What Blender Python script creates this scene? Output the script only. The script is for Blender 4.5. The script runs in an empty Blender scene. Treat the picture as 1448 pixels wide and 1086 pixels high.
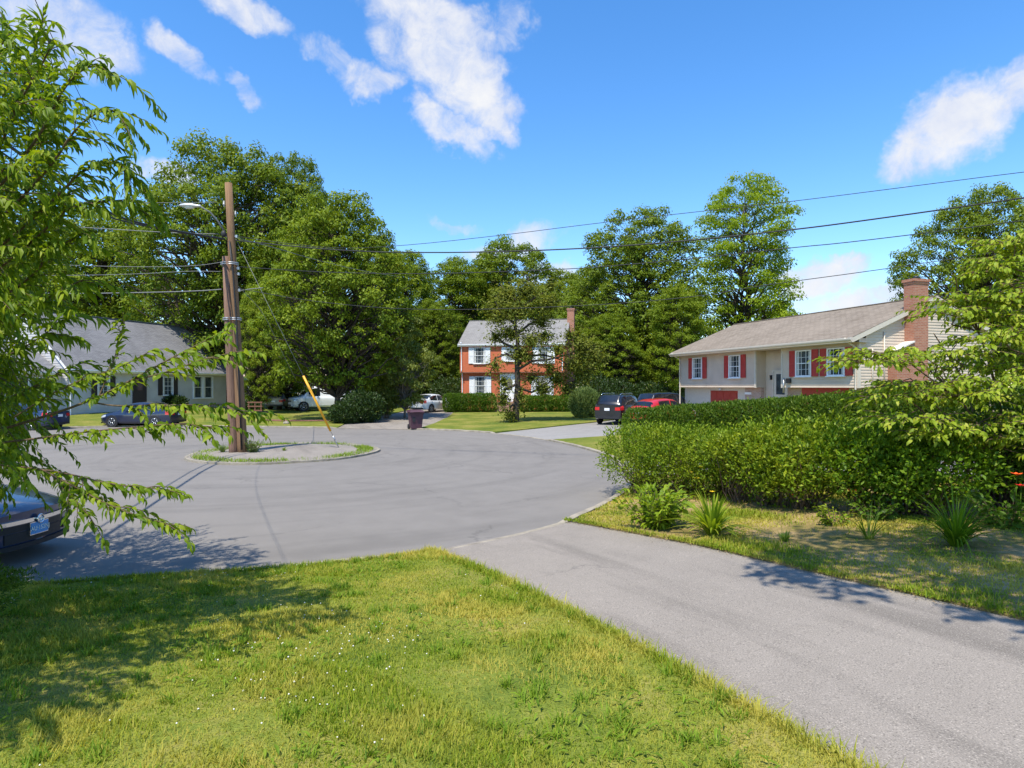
import bpy, bmesh, math, random
import numpy as np
from mathutils import Vector, Matrix
from mathutils.geometry import delaunay_2d_cdt

SC = bpy.context.scene
COL = SC.collection
R = math.radians
# ------------------------------------------------------------------ camera, world, sun, exposure
F = 880.0                       # focal length in photo pixels (photo is 1448 wide)
HZ = 546.0                      # horizon row in the photo
CAMZ = 2.5
cam_d = bpy.data.cameras.new('camera'); cam = bpy.data.objects.new('camera', cam_d); COL.objects.link(cam)
cam.location = (0, 0, CAMZ); cam.rotation_euler = (R(90), 0, 0)
cam_d.sensor_width = 36; cam_d.lens = 36*F/1448; cam_d.shift_y = (HZ-543)/1448
cam_d.clip_start = 0.05; cam_d.clip_end = 3000
SC.camera = cam
SC.view_settings.view_transform = 'Standard'; SC.view_settings.look = 'None'
SC.view_settings.gamma = 1; SC.view_settings.use_curve_mapping = False
SC.view_settings.exposure = 0.75
SUN_EL = R(63); SUN_TO = Vector((-0.43, -0.90, 0)).normalized()   # horizontal direction towards the sun
sv = Vector((SUN_TO.x*math.cos(SUN_EL), SUN_TO.y*math.cos(SUN_EL), math.sin(SUN_EL)))
sd = bpy.data.lights.new('sun', 'SUN'); sd.energy = 4.0; sd.angle = R(0.5); sd.color = (1, .935, .80)
sun = bpy.data.objects.new('sun', sd); COL.objects.link(sun)
sun.rotation_euler = sv.to_track_quat('Z', 'Y').to_euler()
W = bpy.data.worlds.new('World'); SC.world = W; W.use_nodes = True
wn = W.node_tree; wn.nodes.clear()
class NT:
    """tiny node-graph writer"""
    def __init__(s, t): s.t = t
    def n(s, typ, **kw):
        o = s.t.nodes.new(typ)
        for k, v in kw.items():
            if k.startswith('_'): setattr(o, k[1:], v)
        return o
    def link(s, a, b): s.t.links.new(a, b)
    def put(s, sock, v):
        if isinstance(v, bpy.types.NodeSocket): s.link(v, sock)
        elif v is not None: sock.default_value = v
    def math(s, op, a, b=None, c=None, clamp=False):
        o = s.t.nodes.new('ShaderNodeMath'); o.operation = op; o.use_clamp = clamp
        for i, v in enumerate((a, b, c)):
            if v is not None: s.put(o.inputs[i], v)
        return o.outputs[0]
    def vmath(s, op, a, b=None, out=0):
        o = s.t.nodes.new('ShaderNodeVectorMath'); o.operation = op
        s.put(o.inputs[0], a)
        if b is not None:
            if op == 'SCALE': s.put(o.inputs['Scale'], b)
            else: s.put(o.inputs[1], b)
        return o.outputs[out]
    def noise(s, vec, scale, detail=4, rough=.55, dist=0, out='Fac'):
        o = s.t.nodes.new('ShaderNodeTexNoise'); s.put(o.inputs['Vector'], vec)
        o.inputs['Scale'].default_value = scale; o.inputs['Detail'].default_value = detail
        o.inputs['Roughness'].default_value = rough; o.inputs['Distortion'].default_value = dist
        return o.outputs[out]
    def ramp(s, fac, stops, interp='LINEAR'):
        o = s.t.nodes.new('ShaderNodeValToRGB'); s.put(o.inputs[0], fac); cr = o.color_ramp; cr.interpolation = interp
        while len(cr.elements) > 1: cr.elements.remove(cr.elements[-1])
        cr.elements[0].position = stops[0][0]; cr.elements[0].color = c4(stops[0][1])
        for p, c in stops[1:]:
            e = cr.elements.new(p); e.color = c4(c)
        return o.outputs[0]
    def mix(s, fac, a, b, blend='MIX'):
        o = s.t.nodes.new('ShaderNodeMix'); o.data_type = 'RGBA'; o.blend_type = blend
        s.put(o.inputs[0], fac)
        for i, v in ((6, a), (7, b)):
            s.put(o.inputs[i], v if isinstance(v, bpy.types.NodeSocket) else c4(v))
        return o.outputs[2]
    def range(s, v, a, b, c=0., d=1., smooth=False):
        o = s.t.nodes.new('ShaderNodeMapRange'); s.put(o.inputs[0], v)
        if smooth: o.interpolation_type = 'SMOOTHSTEP'
        for i, q in enumerate((a, b, c, d)): o.inputs[i+1].default_value = q
        return o.outputs[0]
def c4(c):
    if isinstance(c, (int, float)): return (c, c, c, 1)
    return tuple(c) if len(c) == 4 else (*c, 1)

N = NT(wn)
sky = N.n('ShaderNodeTexSky'); sky.sky_type = 'NISHITA'; sky.sun_disc = False
sky.sun_elevation = SUN_EL; sky.sun_rotation = math.atan2(SUN_TO.x, SUN_TO.y)
sky.air_density = 1.0; sky.dust_density = 0.2; sky.ozone_density = 2.2
hs = N.n('ShaderNodeHueSaturation'); N.link(sky.outputs[0], hs.inputs['Color'])
hs.inputs['Saturation'].default_value = 1.30; hs.inputs['Value'].default_value = 1.10; hs.inputs['Hue'].default_value = .503
bg = N.n('ShaderNodeBackground'); N.link(hs.outputs[0], bg.inputs[0]); bg.inputs[1].default_value = 0.15
tcw = N.n('ShaderNodeTexCoord'); dirv = tcw.outputs['Generated']
def pdir(x, y): return Vector(((x-724)/F, 1, (HZ-y)/F)).normalized()
# clouds: soft ellipses of direction on the sky sphere, broken up by noise.  (azimuth/elevation centre, half sizes, tilt, weight)
CL = [((645, 105), 95, 66, 40, 1.0), ((610, 25), 110, 44, 12, .95), ((585, 70), 70, 40, 30, .7), ((530, 118), 52, 30, -5, .8), ((640, 190), 62, 26, 22, .85),
      ((690, 165), 45, 30, 40, .8), ((470, 95), 50, 20, 25, .45), ((1345, 178), 78, 58, -30, 1.0), ((1310, 205), 60, 42, -20, .9), ((1425, 130), 55, 36, -24, .8), ((1445, 95), 40, 26, -20, .6),
      ((1150, 395), 60, 34, -6, 1.), ((1185, 380), 36, 22, 0, .9), ((1225, 428), 80, 24, -8, .95), ((1110, 440), 60, 16, 0, .6), ((95, 30), 95, 48, 22, .8), ((40, 60), 70, 40, 10, .7), ((250, 72), 58, 22, 28, .75),
      ((350, 15), 75, 26, 18, .75), ((355, 132), 34, 16, 22, .55), ((235, 245), 42, 22, 0, .7), ((725, 348), 85, 24, -12, .75),
      ((790, 390), 60, 18, 0, .6), ((642, 312), 36, 10, 8, .35), ((730, 25), 25, 40, 20, .4),
      ((-300, 150), 200, 60, 0, 1.), ((1900, 250), 220, 70, 0, 1.), ((720, -500), 300, 120, 10, 1.)]
warp = N.noise(dirv, 9, 5, .62, out='Color')
wv = N.vmath('SCALE', N.vmath('SUBTRACT', warp, (.5, .5, .5)), .11)
dw = N.vmath('ADD', dirv, wv)
tot = None
for (c, sx, sy, tilt, wt) in CL:
    d0 = pdir(*c); k = d0.y/F        # angular size of a pixel there, roughly
    up = Vector((0, 0, 1)); a = d0.cross(up).normalized(); b = a.cross(d0).normalized()
    t = R(-tilt); a2 = a*math.cos(t)+b*math.sin(t); b2 = b*math.cos(t)-a*math.sin(t)
    u = N.math('DIVIDE', N.math('SUBTRACT', N.vmath('DOT_PRODUCT', dw, tuple(a2), 1), d0.dot(a2)), sx*k)
    v = N.math('DIVIDE', N.math('SUBTRACT', N.vmath('DOT_PRODUCT', dw, tuple(b2), 1), d0.dot(b2)), sy*k)
    r2 = N.math('ADD', N.math('MULTIPLY', u, u), N.math('MULTIPLY', v, v))
    front = N.math('GREATER_THAN', N.vmath('DOT_PRODUCT', dirv, tuple(d0), 1), 0.3)
    m = N.math('MULTIPLY', N.math('MULTIPLY', N.math('SUBTRACT', 1.35, r2, clamp=True), wt), front)
    tot = m if tot is None else N.math('MAXIMUM', tot, m)
nz = N.noise(dirv, 24, 9, .66, .4)
nz2 = N.noise(dirv, 7, 3, .5)
den = N.math('ADD', N.math('MULTIPLY', tot, .85), N.math('MULTIPLY', N.math('SUBTRACT', N.math('ADD', N.math('MULTIPLY', nz, .65), N.math('MULTIPLY', nz2, .35)), .5), 2.0))
gate = N.range(tot, 0.0, .35, 0, 1, True)
cl = N.math('MULTIPLY', N.range(den, .02, .98, 0, .97, True), gate)
bg2 = N.n('ShaderNodeBackground')
N.link(N.mix(N.math('ADD', N.math('MULTIPLY', N.range(den, .35, 1.2), .6), N.math('MULTIPLY', N.range(N.noise(N.vmath('ADD', dirv, (.012, .01, .03)), 16, 6, .6), .35, .62), .4)), (.66, .73, .93), (1, 1, 1)), bg2.inputs[0]); bg2.inputs[1].default_value = .58
ms = N.n('ShaderNodeMixShader'); N.link(cl, ms.inputs[0]); N.link(bg.outputs[0], ms.inputs[1]); N.link(bg2.outputs[0], ms.inputs[2])
wo = N.n('ShaderNodeOutputWorld'); N.link(ms.outputs[0], wo.inputs[0])

# ------------------------------------------------------------------ object helpers
def thing(name, label, cat, loc=(0, 0, 0), rotz=0, group=None):
    o = bpy.data.objects.new(name, None); COL.objects.link(o); o.empty_display_size = .3
    o.location = loc; o.rotation_euler = (0, 0, rotz); o['label'] = label; o['category'] = cat
    if group: o['group'] = group
    return o
def link(name, me, parent=None, label=None, kind=None):
    o = bpy.data.objects.new(name, me); COL.objects.link(o)
    if parent is not None: o.parent = parent
    if label: o['label'] = label
    if kind: o['kind'] = kind
    return o
def tag(o, label, cat, group=None):
    o['label'] = label; o['category'] = cat
    if group: o['group'] = group
    return o
def copy_tree(o, parent=None):
    c = o.copy(); COL.objects.link(c); c.parent = parent
    for ch in list(o.children): copy_tree(ch, c)
    return c
class MB:
    """collects shapes into one mesh"""
    def __init__(s): s.v = []; s.f = []; s.m = []; s.sm = []; s.mi = 0
    def add(s, vs, fs, smooth=False):
        o = len(s.v); s.v += [tuple(p) for p in vs]
        for f in fs: s.f.append([i+o for i in f]); s.m.append(s.mi); s.sm.append(smooth)
        return s
    def box(s, x0, x1, y0, y1, z0, z1):
        vs = [(x, y, z) for z in (z0, z1) for y in (y0, y1) for x in (x0, x1)]
        return s.add(vs, [(0, 2, 3, 1), (4, 5, 7, 6), (0, 1, 5, 4), (2, 6, 7, 3), (0, 4, 6, 2), (1, 3, 7, 5)])
    def hexa(s, bot, top):
        return s.add(list(bot)+list(top), [(0, 3, 2, 1), (4, 5, 6, 7), (0, 1, 5, 4), (1, 2, 6, 5), (2, 3, 7, 6), (3, 0, 4, 7)])
    def quad(s, a, b, c, d): return s.add([a, b, c, d], [(0, 1, 2, 3)])
    def poly(s, pts): return s.add(pts, [tuple(range(len(pts)))])
    def tube(s, pts, rad, n=8, cap=True, smooth=True):
        pts = [Vector(p) for p in pts]
        if not hasattr(rad, '__len__'): rad = [rad]*len(pts)
        vs = []; fs = []; ref = None
        for i, p in enumerate(pts):
            d = (pts[min(i+1, len(pts)-1)]-pts[max(i-1, 0)])
            d = d.normalized() if d.length > 1e-9 else Vector((0, 0, 1))
            if ref is None: ref = Vector((1, 0, 0)) if abs(d.x) < .8 else Vector((0, 1, 0))
            a = d.cross(ref).normalized(); b = d.cross(a).normalized(); ref = -b if False else ref
            for k in range(n):
                t = 2*math.pi*k/n; vs.append(p+(a*math.cos(t)+b*math.sin(t))*rad[i])
        for i in range(len(pts)-1):
            for k in range(n):
                fs.append((i*n+k, i*n+(k+1) % n, (i+1)*n+(k+1) % n, (i+1)*n+k))
        s.add(vs, fs, smooth)
        if cap:
            o = len(s.v)-len(vs)
            s.f.append([o+k for k in range(n)][::-1]); s.m.append(s.mi); s.sm.append(False)
            s.f.append([o+(len(pts)-1)*n+k for k in range(n)]); s.m.append(s.mi); s.sm.append(False)
        return s
    def disc(s, c, axis, r, n=20, r2=None, depth=0):
        """cylinder from c along axis*depth"""
        c = Vector(c); ax = Vector(axis).normalized()
        return s.tube([c, c+ax*depth], [r, r if r2 is None else r2], n)
    def ring(s, c, axis, R0, r, n=24, k=8):
        c = Vector(c); ax = Vector(axis).normalized(); a = ax.orthogonal().normalized(); b = ax.cross(a); vs = []; fs = []
        for i in range(n):
            t = 2*math.pi*i/n; d = a*math.cos(t)+b*math.sin(t)
            for j in range(k):
                u = 2*math.pi*j/k; vs.append(c+d*(R0+r*math.cos(u))+ax*r*math.sin(u))
        for i in range(n):
            for j in range(k):
                fs.append((i*k+j, ((i+1) % n)*k+j, ((i+1) % n)*k+(j+1) % k, i*k+(j+1) % k))
        return s.add(vs, fs, True)
    def ball(s, c, r, n=10, m=6):
        rx, ry, rz = r if hasattr(r, '__len__') else (r, r, r); vs = [(c[0], c[1], c[2]-rz)]; fs = []
        for i in range(1, m):
            p = -math.pi/2+math.pi*i/m
            for k in range(n):
                t = 2*math.pi*k/n; vs.append((c[0]+rx*math.cos(p)*math.cos(t), c[1]+ry*math.cos(p)*math.sin(t), c[2]+rz*math.sin(p)))
        vs.append((c[0], c[1], c[2]+rz)); last = len(vs)-1
        for k in range(n): fs.append((0, 1+(k+1) % n, 1+k)); fs.append((last, last-n+k, last-n+(k+1) % n))
        for i in range(m-2):
            for k in range(n):
                a = 1+i*n; fs.append((a+k, a+(k+1) % n, a+n+(k+1) % n, a+n+k))
        return s.add(vs, fs, True)
    def mesh(s, name, mats, bevel=0, seg=2):
        me = bpy.data.meshes.new(name); me.from_pydata([tuple(v) for v in s.v], [], s.f)
        if not isinstance(mats, (list, tuple)): mats = [mats]
        for m in mats: me.materials.append(m)
        me.polygons.foreach_set('material_index', s.m); me.polygons.foreach_set('use_smooth', s.sm)
        if bevel:
            bm = bmesh.new(); bm.from_mesh(me); bmesh.ops.remove_doubles(bm, verts=bm.verts, dist=1e-5)
            es = [e for e in bm.edges if len(e.link_faces) == 2 and e.calc_face_angle(0) > .5]
            bmesh.ops.bevel(bm, geom=es, offset=bevel, segments=seg, affect='EDGES', clamp_overlap=True)
            bm.to_mesh(me); bm.free()
        me.update(); return me
    def build(s, name, mats, parent=None, label=None, bevel=0, seg=2, kind=None):
        return link(name, s.mesh(name, mats, bevel, seg), parent, label, kind)
def mesh_np(name, V, Fc, mats, attr=None, smooth=False, mi=None):
    """V (n,3) floats, Fc (m,k) ints"""
    me = bpy.data.meshes.new(name); V = np.asarray(V, np.float32); Fc = np.asarray(Fc, np.int32); k = Fc.shape[1]
    me.vertices.add(len(V)); me.vertices.foreach_set('co', V.ravel())
    me.loops.add(Fc.size); me.loops.foreach_set('vertex_index', Fc.ravel())
    me.polygons.add(len(Fc)); me.polygons.foreach_set('loop_start', np.arange(0, Fc.size, k, dtype=np.int32))
    if not isinstance(mats, (list, tuple)): mats = [mats]
    for m in mats: me.materials.append(m)
    if mi is not None: me.polygons.foreach_set('material_index', np.asarray(mi, np.int32))
    if smooth: me.polygons.foreach_set('use_smooth', np.ones(len(Fc), bool))
    me.update(calc_edges=True)
    if attr is not None:
        a = me.attributes.new('rnd', 'FLOAT', 'POINT'); a.data.foreach_set('value', np.asarray(attr, np.float32))
    return me
T8C = (np.array([(0, 0, 0), (-.40, .22, .16), (.05, .28, .04), (.34, .30, .02), (-.34, .58, .10), (.10, .60, -.05), (.42, .55, -.10), (.22, .92, -.42)], float),
      np.array([(0, 2, 1), (0, 3, 2), (1, 2, 5), (1, 5, 4), (2, 3, 6), (2, 6, 5), (4, 5, 7), (5, 6, 7)]))
# leaf templates: points (width, length, lift), faces
T4 = (np.array([(0, 0, 0), (.5, .45, .1), (0, 1, -.05), (-.5, .45, .1)], float), np.array([(0, 1, 2, 3)]))
T8 = (np.array([(0, 0, 0), (-.36, .25, .10), (0, .28, .02), (.36, .25, .10), (-.40, .6, .03), (0, .62, -.06), (.40, .6, .03), (0, 1, -.30)], float),
      np.array([(0, 2, 1), (0, 3, 2), (1, 2, 5), (1, 5, 4), (2, 3, 6), (2, 6, 5), (4, 5, 7), (5, 6, 7)]))
TB = (np.array([(-.5, 0, 0), (.5, 0, 0), (.36, .5, .06), (-.36, .5, .06), (.03, 1, .3), (-.03, 1, .3)], float), np.array([(0, 1, 2, 3), (3, 2, 4, 5)]))
def leaves(tpl, C, axis, nrm, L, Wd, rng):
    """one template leaf at every centre; returns V, F, rnd"""
    P, Fc = tpl; n = len(C)
    axis = axis/np.maximum(np.linalg.norm(axis, axis=1, keepdims=True), 1e-9)
    side = np.cross(axis, nrm); side /= np.maximum(np.linalg.norm(side, axis=1, keepdims=True), 1e-9)
    up = np.cross(side, axis)
    L = np.broadcast_to(L, (n,))[:, None, None]; Wd = np.broadcast_to(Wd, (n,))[:, None, None]
    V = C[:, None, :]+P[None, :, 0, None]*Wd*side[:, None, :]+P[None, :, 1, None]*L*axis[:, None, :]+P[None, :, 2, None]*L*up[:, None, :]
    Fi = (Fc[None]+(np.arange(n)*len(P))[:, None, None]).reshape(-1, Fc.shape[1])
    r = np.repeat(rng.random(n), len(P))
    return V.reshape(-1, 3), Fi, r
def join(*parts):
    V = []; Fa = []; A = []; o = 0
    for v, f, a in parts: V.append(v); Fa.append(f+o); A.append(a); o += len(v)
    return np.concatenate(V), np.concatenate(Fa), np.concatenate(A)
def runit(rng, n):
    v = rng.normal(size=(n, 3)); return v/np.linalg.norm(v, axis=1, keepdims=True)
def PX(x, Y): return (x-724)/F*Y
def PZ(y, Y): return CAMZ+(HZ-y)/F*Y
def P3(x, y, Y): return Vector((PX(x, Y), Y, PZ(y, Y)))

# ------------------------------------------------------------------ materials
def newmat(name):
    m = bpy.data.materials.new(name); m.use_nodes = True; t = m.node_tree; t.nodes.clear(); n = NT(t)
    o = n.n('ShaderNodeOutputMaterial'); return m, n, o
def prin(n, col, rough=.6, metal=0, spec=.5, bump=None, bstr=.3, bdist=.02, coat=0):
    p = n.n('ShaderNodeBsdfPrincipled'); n.put(p.inputs['Base Color'], col if isinstance(col, bpy.types.NodeSocket) else c4(col))
    n.put(p.inputs['Roughness'], rough); p.inputs['Metallic'].default_value = metal; p.inputs['Specular IOR Level'].default_value = spec
    if coat: p.inputs['Coat Weight'].default_value = coat; p.inputs['Coat Roughness'].default_value = .04
    if bump is not None:
        b = n.n('ShaderNodeBump'); b.inputs['Strength'].default_value = bstr; b.inputs['Distance'].default_value = bdist
        n.link(bump, b.inputs['Height']); n.link(b.outputs[0], p.inputs['Normal'])
    return p
def plain(name, col, rough=.6, metal=0, spec=.5, var=.15, scale=6, bump=.0, coat=0):
    m, n, o = newmat(name); tc = n.n('ShaderNodeTexCoord').outputs['Object']
    f = n.noise(tc, scale, 4); c = Vector(col[:3])
    cc = n.ramp(f, [(.3, tuple(c*(1-var))), (.7, tuple(min(1, q*(1+var)) for q in c))])
    p = prin(n, cc, rough, metal, spec, n.noise(tc, scale*6, 3) if bump else None, bump, coat=coat)
    n.link(p.outputs[0], o.inputs[0]); return m
def worldpos(n): return n.n('ShaderNodeNewGeometry').outputs['Position']
def asphalt(name, base, warm=0, fine=1.0, dr=(1, .3), dk=.42, polar=None):
    m, n, o = newmat(name); p = worldpos(n)
    big = n.noise(p, .22, 4, .6); mid = n.noise(p, 1.6, 5, .6); spk = n.noise(p, 95, 2, .7); spk2 = n.noise(p, 28, 3, .7)
    b = Vector((base*(1+warm*.72), base*(1+warm*.16), base*(1-warm*.42)))
    c = n.ramp(big, [(.3, tuple(b*.86)), (.7, tuple(b*1.1))])
    c = n.mix(n.range(mid, .35, .75), c, tuple(b*1.12))
    # long worn streaks along the wheel tracks
    dv = Vector((dr[0], dr[1], 0)).normalized(); cv = n.n('ShaderNodeCombineXYZ')
    n.link(n.math('MULTIPLY', n.vmath('DOT_PRODUCT', p, tuple(dv), 1), .13), cv.inputs[0]); n.link(n.vmath('DOT_PRODUCT', p, (-dv.y, dv.x, 0), 1), cv.inputs[1])
    if polar:
        q = n.vmath('SUBTRACT', p, (*polar, 0)); sp = n.n('ShaderNodeSeparateXYZ'); n.link(q, sp.inputs[0])
        n.link(n.math('MULTIPLY', n.math('ARCTAN2', sp.outputs[1], sp.outputs[0]), .9), cv.inputs[0]); n.link(n.vmath('LENGTH', q, None, 1), cv.inputs[1])
    st = n.noise(cv.outputs[0], 1.25, 5, .6)
    c = n.mix(n.math('MULTIPLY', n.range(st, .50, .68), dk), c, tuple(b*.66))
    c = n.mix(n.math('MULTIPLY', n.range(n.noise(p, .55, 5, .7), .54, .74), .3), c, tuple(b*.76))
    c = n.mix(n.math('MULTIPLY', n.range(n.noise(n.vmath('ADD', p, (31, 7, 0)), 2.7, 2, .5), .68, .76), .25), c, tuple(b*.55))
    c = n.mix(n.math('MULTIPLY', n.range(spk, .56, .75), .35*fine), c, tuple(b*2.1))
    c = n.mix(n.math('MULTIPLY', n.range(spk, .44, .28), .45*fine), c, tuple(b*.35))
    vo = n.n('ShaderNodeTexVoronoi'); vo.feature = 'DISTANCE_TO_EDGE'; vo.inputs['Scale'].default_value = .22
    n.link(n.vmath('ADD', p, n.vmath('SCALE', n.noise(p, 1.3, 4, out='Color'), 1.4)), vo.inputs['Vector'])
    crack = n.math('MULTIPLY', n.range(vo.outputs['Distance'], .010, .0), n.range(n.noise(p, .35, 2), .50, .58))
    c = n.mix(n.math('MULTIPLY', crack, .32), c, (.03, .03, .03))
    q = prin(n, c, .88, 0, .3, n.math('ADD', spk, n.math('MULTIPLY', spk2, .6)), .35, .006)
    n.link(q.outputs[0], o.inputs[0]); return m
def grassmat(name, cols, scale=.9):
    """turf: patches of green and dry yellow"""
    m, n, o = newmat(name); p = worldpos(n)
    a = n.noise(p, scale, 5, .65); b = n.noise(p, 9, 4, .7); s = n.noise(p, 60, 2, .7)
    c = n.ramp(n.math('ADD', n.math('MULTIPLY', a, .65), n.math('MULTIPLY', b, .35)), [(.36, cols[0]), (.5, cols[1]), (.64, cols[2])])
    c = n.mix(n.math('MULTIPLY', n.range(s, .4, .7), .4), c, tuple(Vector(cols[0])*.6))
    q = prin(n, c, .9, 0, .15, n.math('ADD', s, b), .8, .03); n.link(q.outputs[0], o.inputs[0]); return m
def leafmat(name, dark, light, trans=.4, gloss=.35, tip=None, patch=0, pst=.8):
    m, n, o = newmat(name)
    at = n.n('ShaderNodeAttribute'); at.attribute_name = 'rnd'; oi = n.n('ShaderNodeObjectInfo')
    f = n.math('ADD', n.math('MULTIPLY', at.outputs['Fac'], .8), n.math('MULTIPLY', oi.outputs['Random'], .2))
    st = [(.0, dark), (.75, light)]
    if tip: st.append((1.0, tip))
    c = n.ramp(f, st)
    if patch:
        ps = worldpos(n); c = n.mix(n.math('MULTIPLY', n.range(n.noise(ps, patch, 3), .42, .64), pst), c, tip or light)
    p = prin(n, c, .5, 0, gloss)
    t = n.n('ShaderNodeBsdfTranslucent'); n.link(n.mix(1, c, (1.25, 1.2, .45), 'MULTIPLY'), t.inputs[0])
    ms = n.n('ShaderNodeMixShader'); ms.inputs[0].default_value = trans
    n.link(p.outputs[0], ms.inputs[1]); n.link(t.outputs[0], ms.inputs[2]); n.link(ms.outputs[0], o.inputs[0]); return m
def bark(name, a, b, sc=(9, 9, 1.2)):
    m, n, o = newmat(name); tc = n.n('ShaderNodeTexCoord').outputs['Object']
    mp = n.n('ShaderNodeMapping'); n.link(tc, mp.inputs[0]); mp.inputs['Scale'].default_value = sc
    f = n.noise(mp.outputs[0], 2.2, 6, .65); g = n.noise(tc, .7, 3)
    c = n.mix(n.math('MULTIPLY', g, .5), n.ramp(f, [(.3, a), (.7, b)]), tuple(Vector(a)*.8))
    q = prin(n, c, .9, 0, .2, f, .9, .03); n.link(q.outputs[0], o.inputs[0]); return m
def brickmat(name, c1, c2, mortar, bw=.215, rh=.075, paint=0):
    m, n, o = newmat(name); tc = n.n('ShaderNodeTexCoord').outputs['Object']
    sx = n.n('ShaderNodeSeparateXYZ'); n.link(tc, sx.inputs[0]); cx = n.n('ShaderNodeCombineXYZ')
    n.link(n.math('ADD', sx.outputs[0], sx.outputs[1]), cx.inputs[0]); n.link(sx.outputs[2], cx.inputs[1])
    b = n.n('ShaderNodeTexBrick'); n.link(cx.outputs[0], b.inputs['Vector']); b.inputs['Scale'].default_value = 1
    b.inputs['Brick Width'].default_value = bw; b.inputs['Row Height'].default_value = rh; b.inputs['Mortar Size'].default_value = .007
    b.inputs['Color1'].default_value = c4(c1); b.inputs['Color2'].default_value = c4(c2); b.inputs['Mortar'].default_value = c4(mortar)
    c = n.mix(n.math('MULTIPLY', n.noise(tc, 1.3, 5, .6), .35), b.outputs['Color'], tuple(Vector(c1)*.7))
    q = prin(n, c, .85, 0, .25, n.math('SUBTRACT', 1, b.outputs['Fac']), .5, .008); n.link(q.outputs[0], o.inputs[0]); return m
def shingle(name, a, b, rh=.14):
    m, n, o = newmat(name); tc = n.n('ShaderNodeTexCoord').outputs['Object']
    sx = n.n('ShaderNodeSeparateXYZ'); n.link(tc, sx.inputs[0]); cx = n.n('ShaderNodeCombineXYZ')
    n.link(sx.outputs[0], cx.inputs[0]); n.link(n.math('MULTIPLY', sx.outputs[2], 2.0), cx.inputs[1])
    k = n.n('ShaderNodeTexBrick'); n.link(cx.outputs[0], k.inputs['Vector']); k.inputs['Scale'].default_value = 1
    k.inputs['Brick Width'].default_value = .34; k.inputs['Row Height'].default_value = rh; k.inputs['Mortar Size'].default_value = .012
    k.inputs['Color1'].default_value = c4(a); k.inputs['Color2'].default_value = c4(b); k.inputs['Mortar'].default_value = c4(tuple(Vector(a)*.55))
    w = n.noise(tc, .45, 5, .65)
    mp = n.n('ShaderNodeMapping'); n.link(tc, mp.inputs[0]); mp.inputs['Scale'].default_value = (2.2, .25, .25)
    st = n.noise(mp.outputs[0], 1.3, 4)
    c = n.mix(n.math('MULTIPLY', n.range(w, .35, .7), .5), k.outputs['Color'], tuple(Vector(b)*1.12))
    c = n.mix(n.math('MULTIPLY', n.range(st, .5, .75), .35), c, tuple(Vector(a)*.72))
    q = prin(n, c, .92, 0, .15, k.outputs['Fac'], -.5, .01); n.link(q.outputs[0], o.inputs[0]); return m

M = {}
M['road'] = asphalt('road_asphalt', .168, .165, 1.5, (1, -.25), .42, (-8.45, 23.3))
M['drive'] = asphalt('driveway_asphalt', .205, .26, 2.6, (.42, -.91), .95)
M['drive_old'] = asphalt('old_driveway_asphalt', .235, .10)
M['kerb'] = plain('kerb_concrete', (.29, .255, .20), .9, 0, .2, .3, 3, .4)
M['turf'] = grassmat('turf', [(.08, .13, .018), (.20, .24, .035), (.34, .29, .08)])
M['turf_far'] = grassmat('turf_far', [(.085, .135, .02), (.18, .20, .03), (.32, .27, .075)], .5)
M['turf_dry'] = grassmat('turf_dry', [(.13, .13, .03), (.32, .23, .09), (.52, .36, .20)], 1.1)
M['soil'] = plain('soil', (.075, .055, .035), .95, 0, .1, .4, 3, .6)
M['grass'] = leafmat('grass_blade', (.10, .185, .012), (.30, .36, .028), .42, .12, (.54, .46, .10), 1.1)
M['weed'] = leafmat('weed_leaf', (.10, .19, .015), (.23, .34, .03), .42, .12, (.34, .38, .05))
M['clover'] = plain('clover_white', (.75, .73, .66), .8, 0, .2, .05)
M['litter'] = leafmat('dry_litter', (.10, .06, .03), (.30, .21, .11), .1, .1)
M['cherry'] = leafmat('cherry_leaf', (.085, .165, .008), (.25, .34, .016), .45, .22, (.42, .43, .03))
M['dogwood'] = leafmat('dogwood_leaf', (.14, .235, .012), (.31, .40, .025), .45, .25, (.45, .47, .06))
M['maple'] = leafmat('maple_leaf', (.065, .115, .008), (.215, .285, .018), .36, .15, (.36, .38, .030))
M['oak'] = leafmat('oak_leaf', (.058, .105, .010), (.18, .245, .018), .36, .15, (.30, .33, .03))
M['locust'] = leafmat('locust_leaf', (.10, .18, .010), (.27, .36, .018), .44, .15, (.40, .44, .04))
M['yellowgreen'] = leafmat('yellow_green_leaf', (.09, .13, .02), (.19, .225, .035), .42, .3, (.26, .27, .06))
M['scrag'] = leafmat('olive_needle', (.085, .115, .018), (.22, .24, .04), .4, .1, (.33, .28, .08))
M['privet'] = leafmat('privet_leaf', (.055, .12, .008), (.195, .29, .014), .36, .2, (.46, .47, .03), 2.2, .25)
M['hedgemix'] = leafmat('shrub_leaf', (.06, .135, .008), (.18, .30, .015), .42, .2, (.34, .39, .03))
M['yew'] = leafmat('yew_needle', (.035, .085, .010), (.105, .18, .016), .38, .2, (.20, .27, .03))
M['box'] = leafmat('boxwood_leaf', (.045, .105, .010), (.115, .21, .018), .4, .3, (.18, .27, .025))
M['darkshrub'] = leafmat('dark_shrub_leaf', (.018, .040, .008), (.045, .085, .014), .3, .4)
M['plume'] = leafmat('feathery_leaf', (.08, .13, .035), (.17, .24, .07), .35, .25, (.24, .31, .10))
M['hosta'] = leafmat('perennial_leaf', (.09, .17, .018), (.20, .30, .035), .4, .4, (.33, .36, .05))
M['bark'] = bark('bark', (.042, .033, .026), (.105, .084, .066))
M['twig'] = bark('twig_bark', (.11, .075, .045), (.24, .17, .11), (20, 20, 4))
M['greybark'] = bark('grey_bark', (.10, .09, .075), (.24, .21, .175))
M['polewood'] = bark('pole_wood', (.135, .075, .040), (.35, .215, .12), (14, 14, .5))
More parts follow.
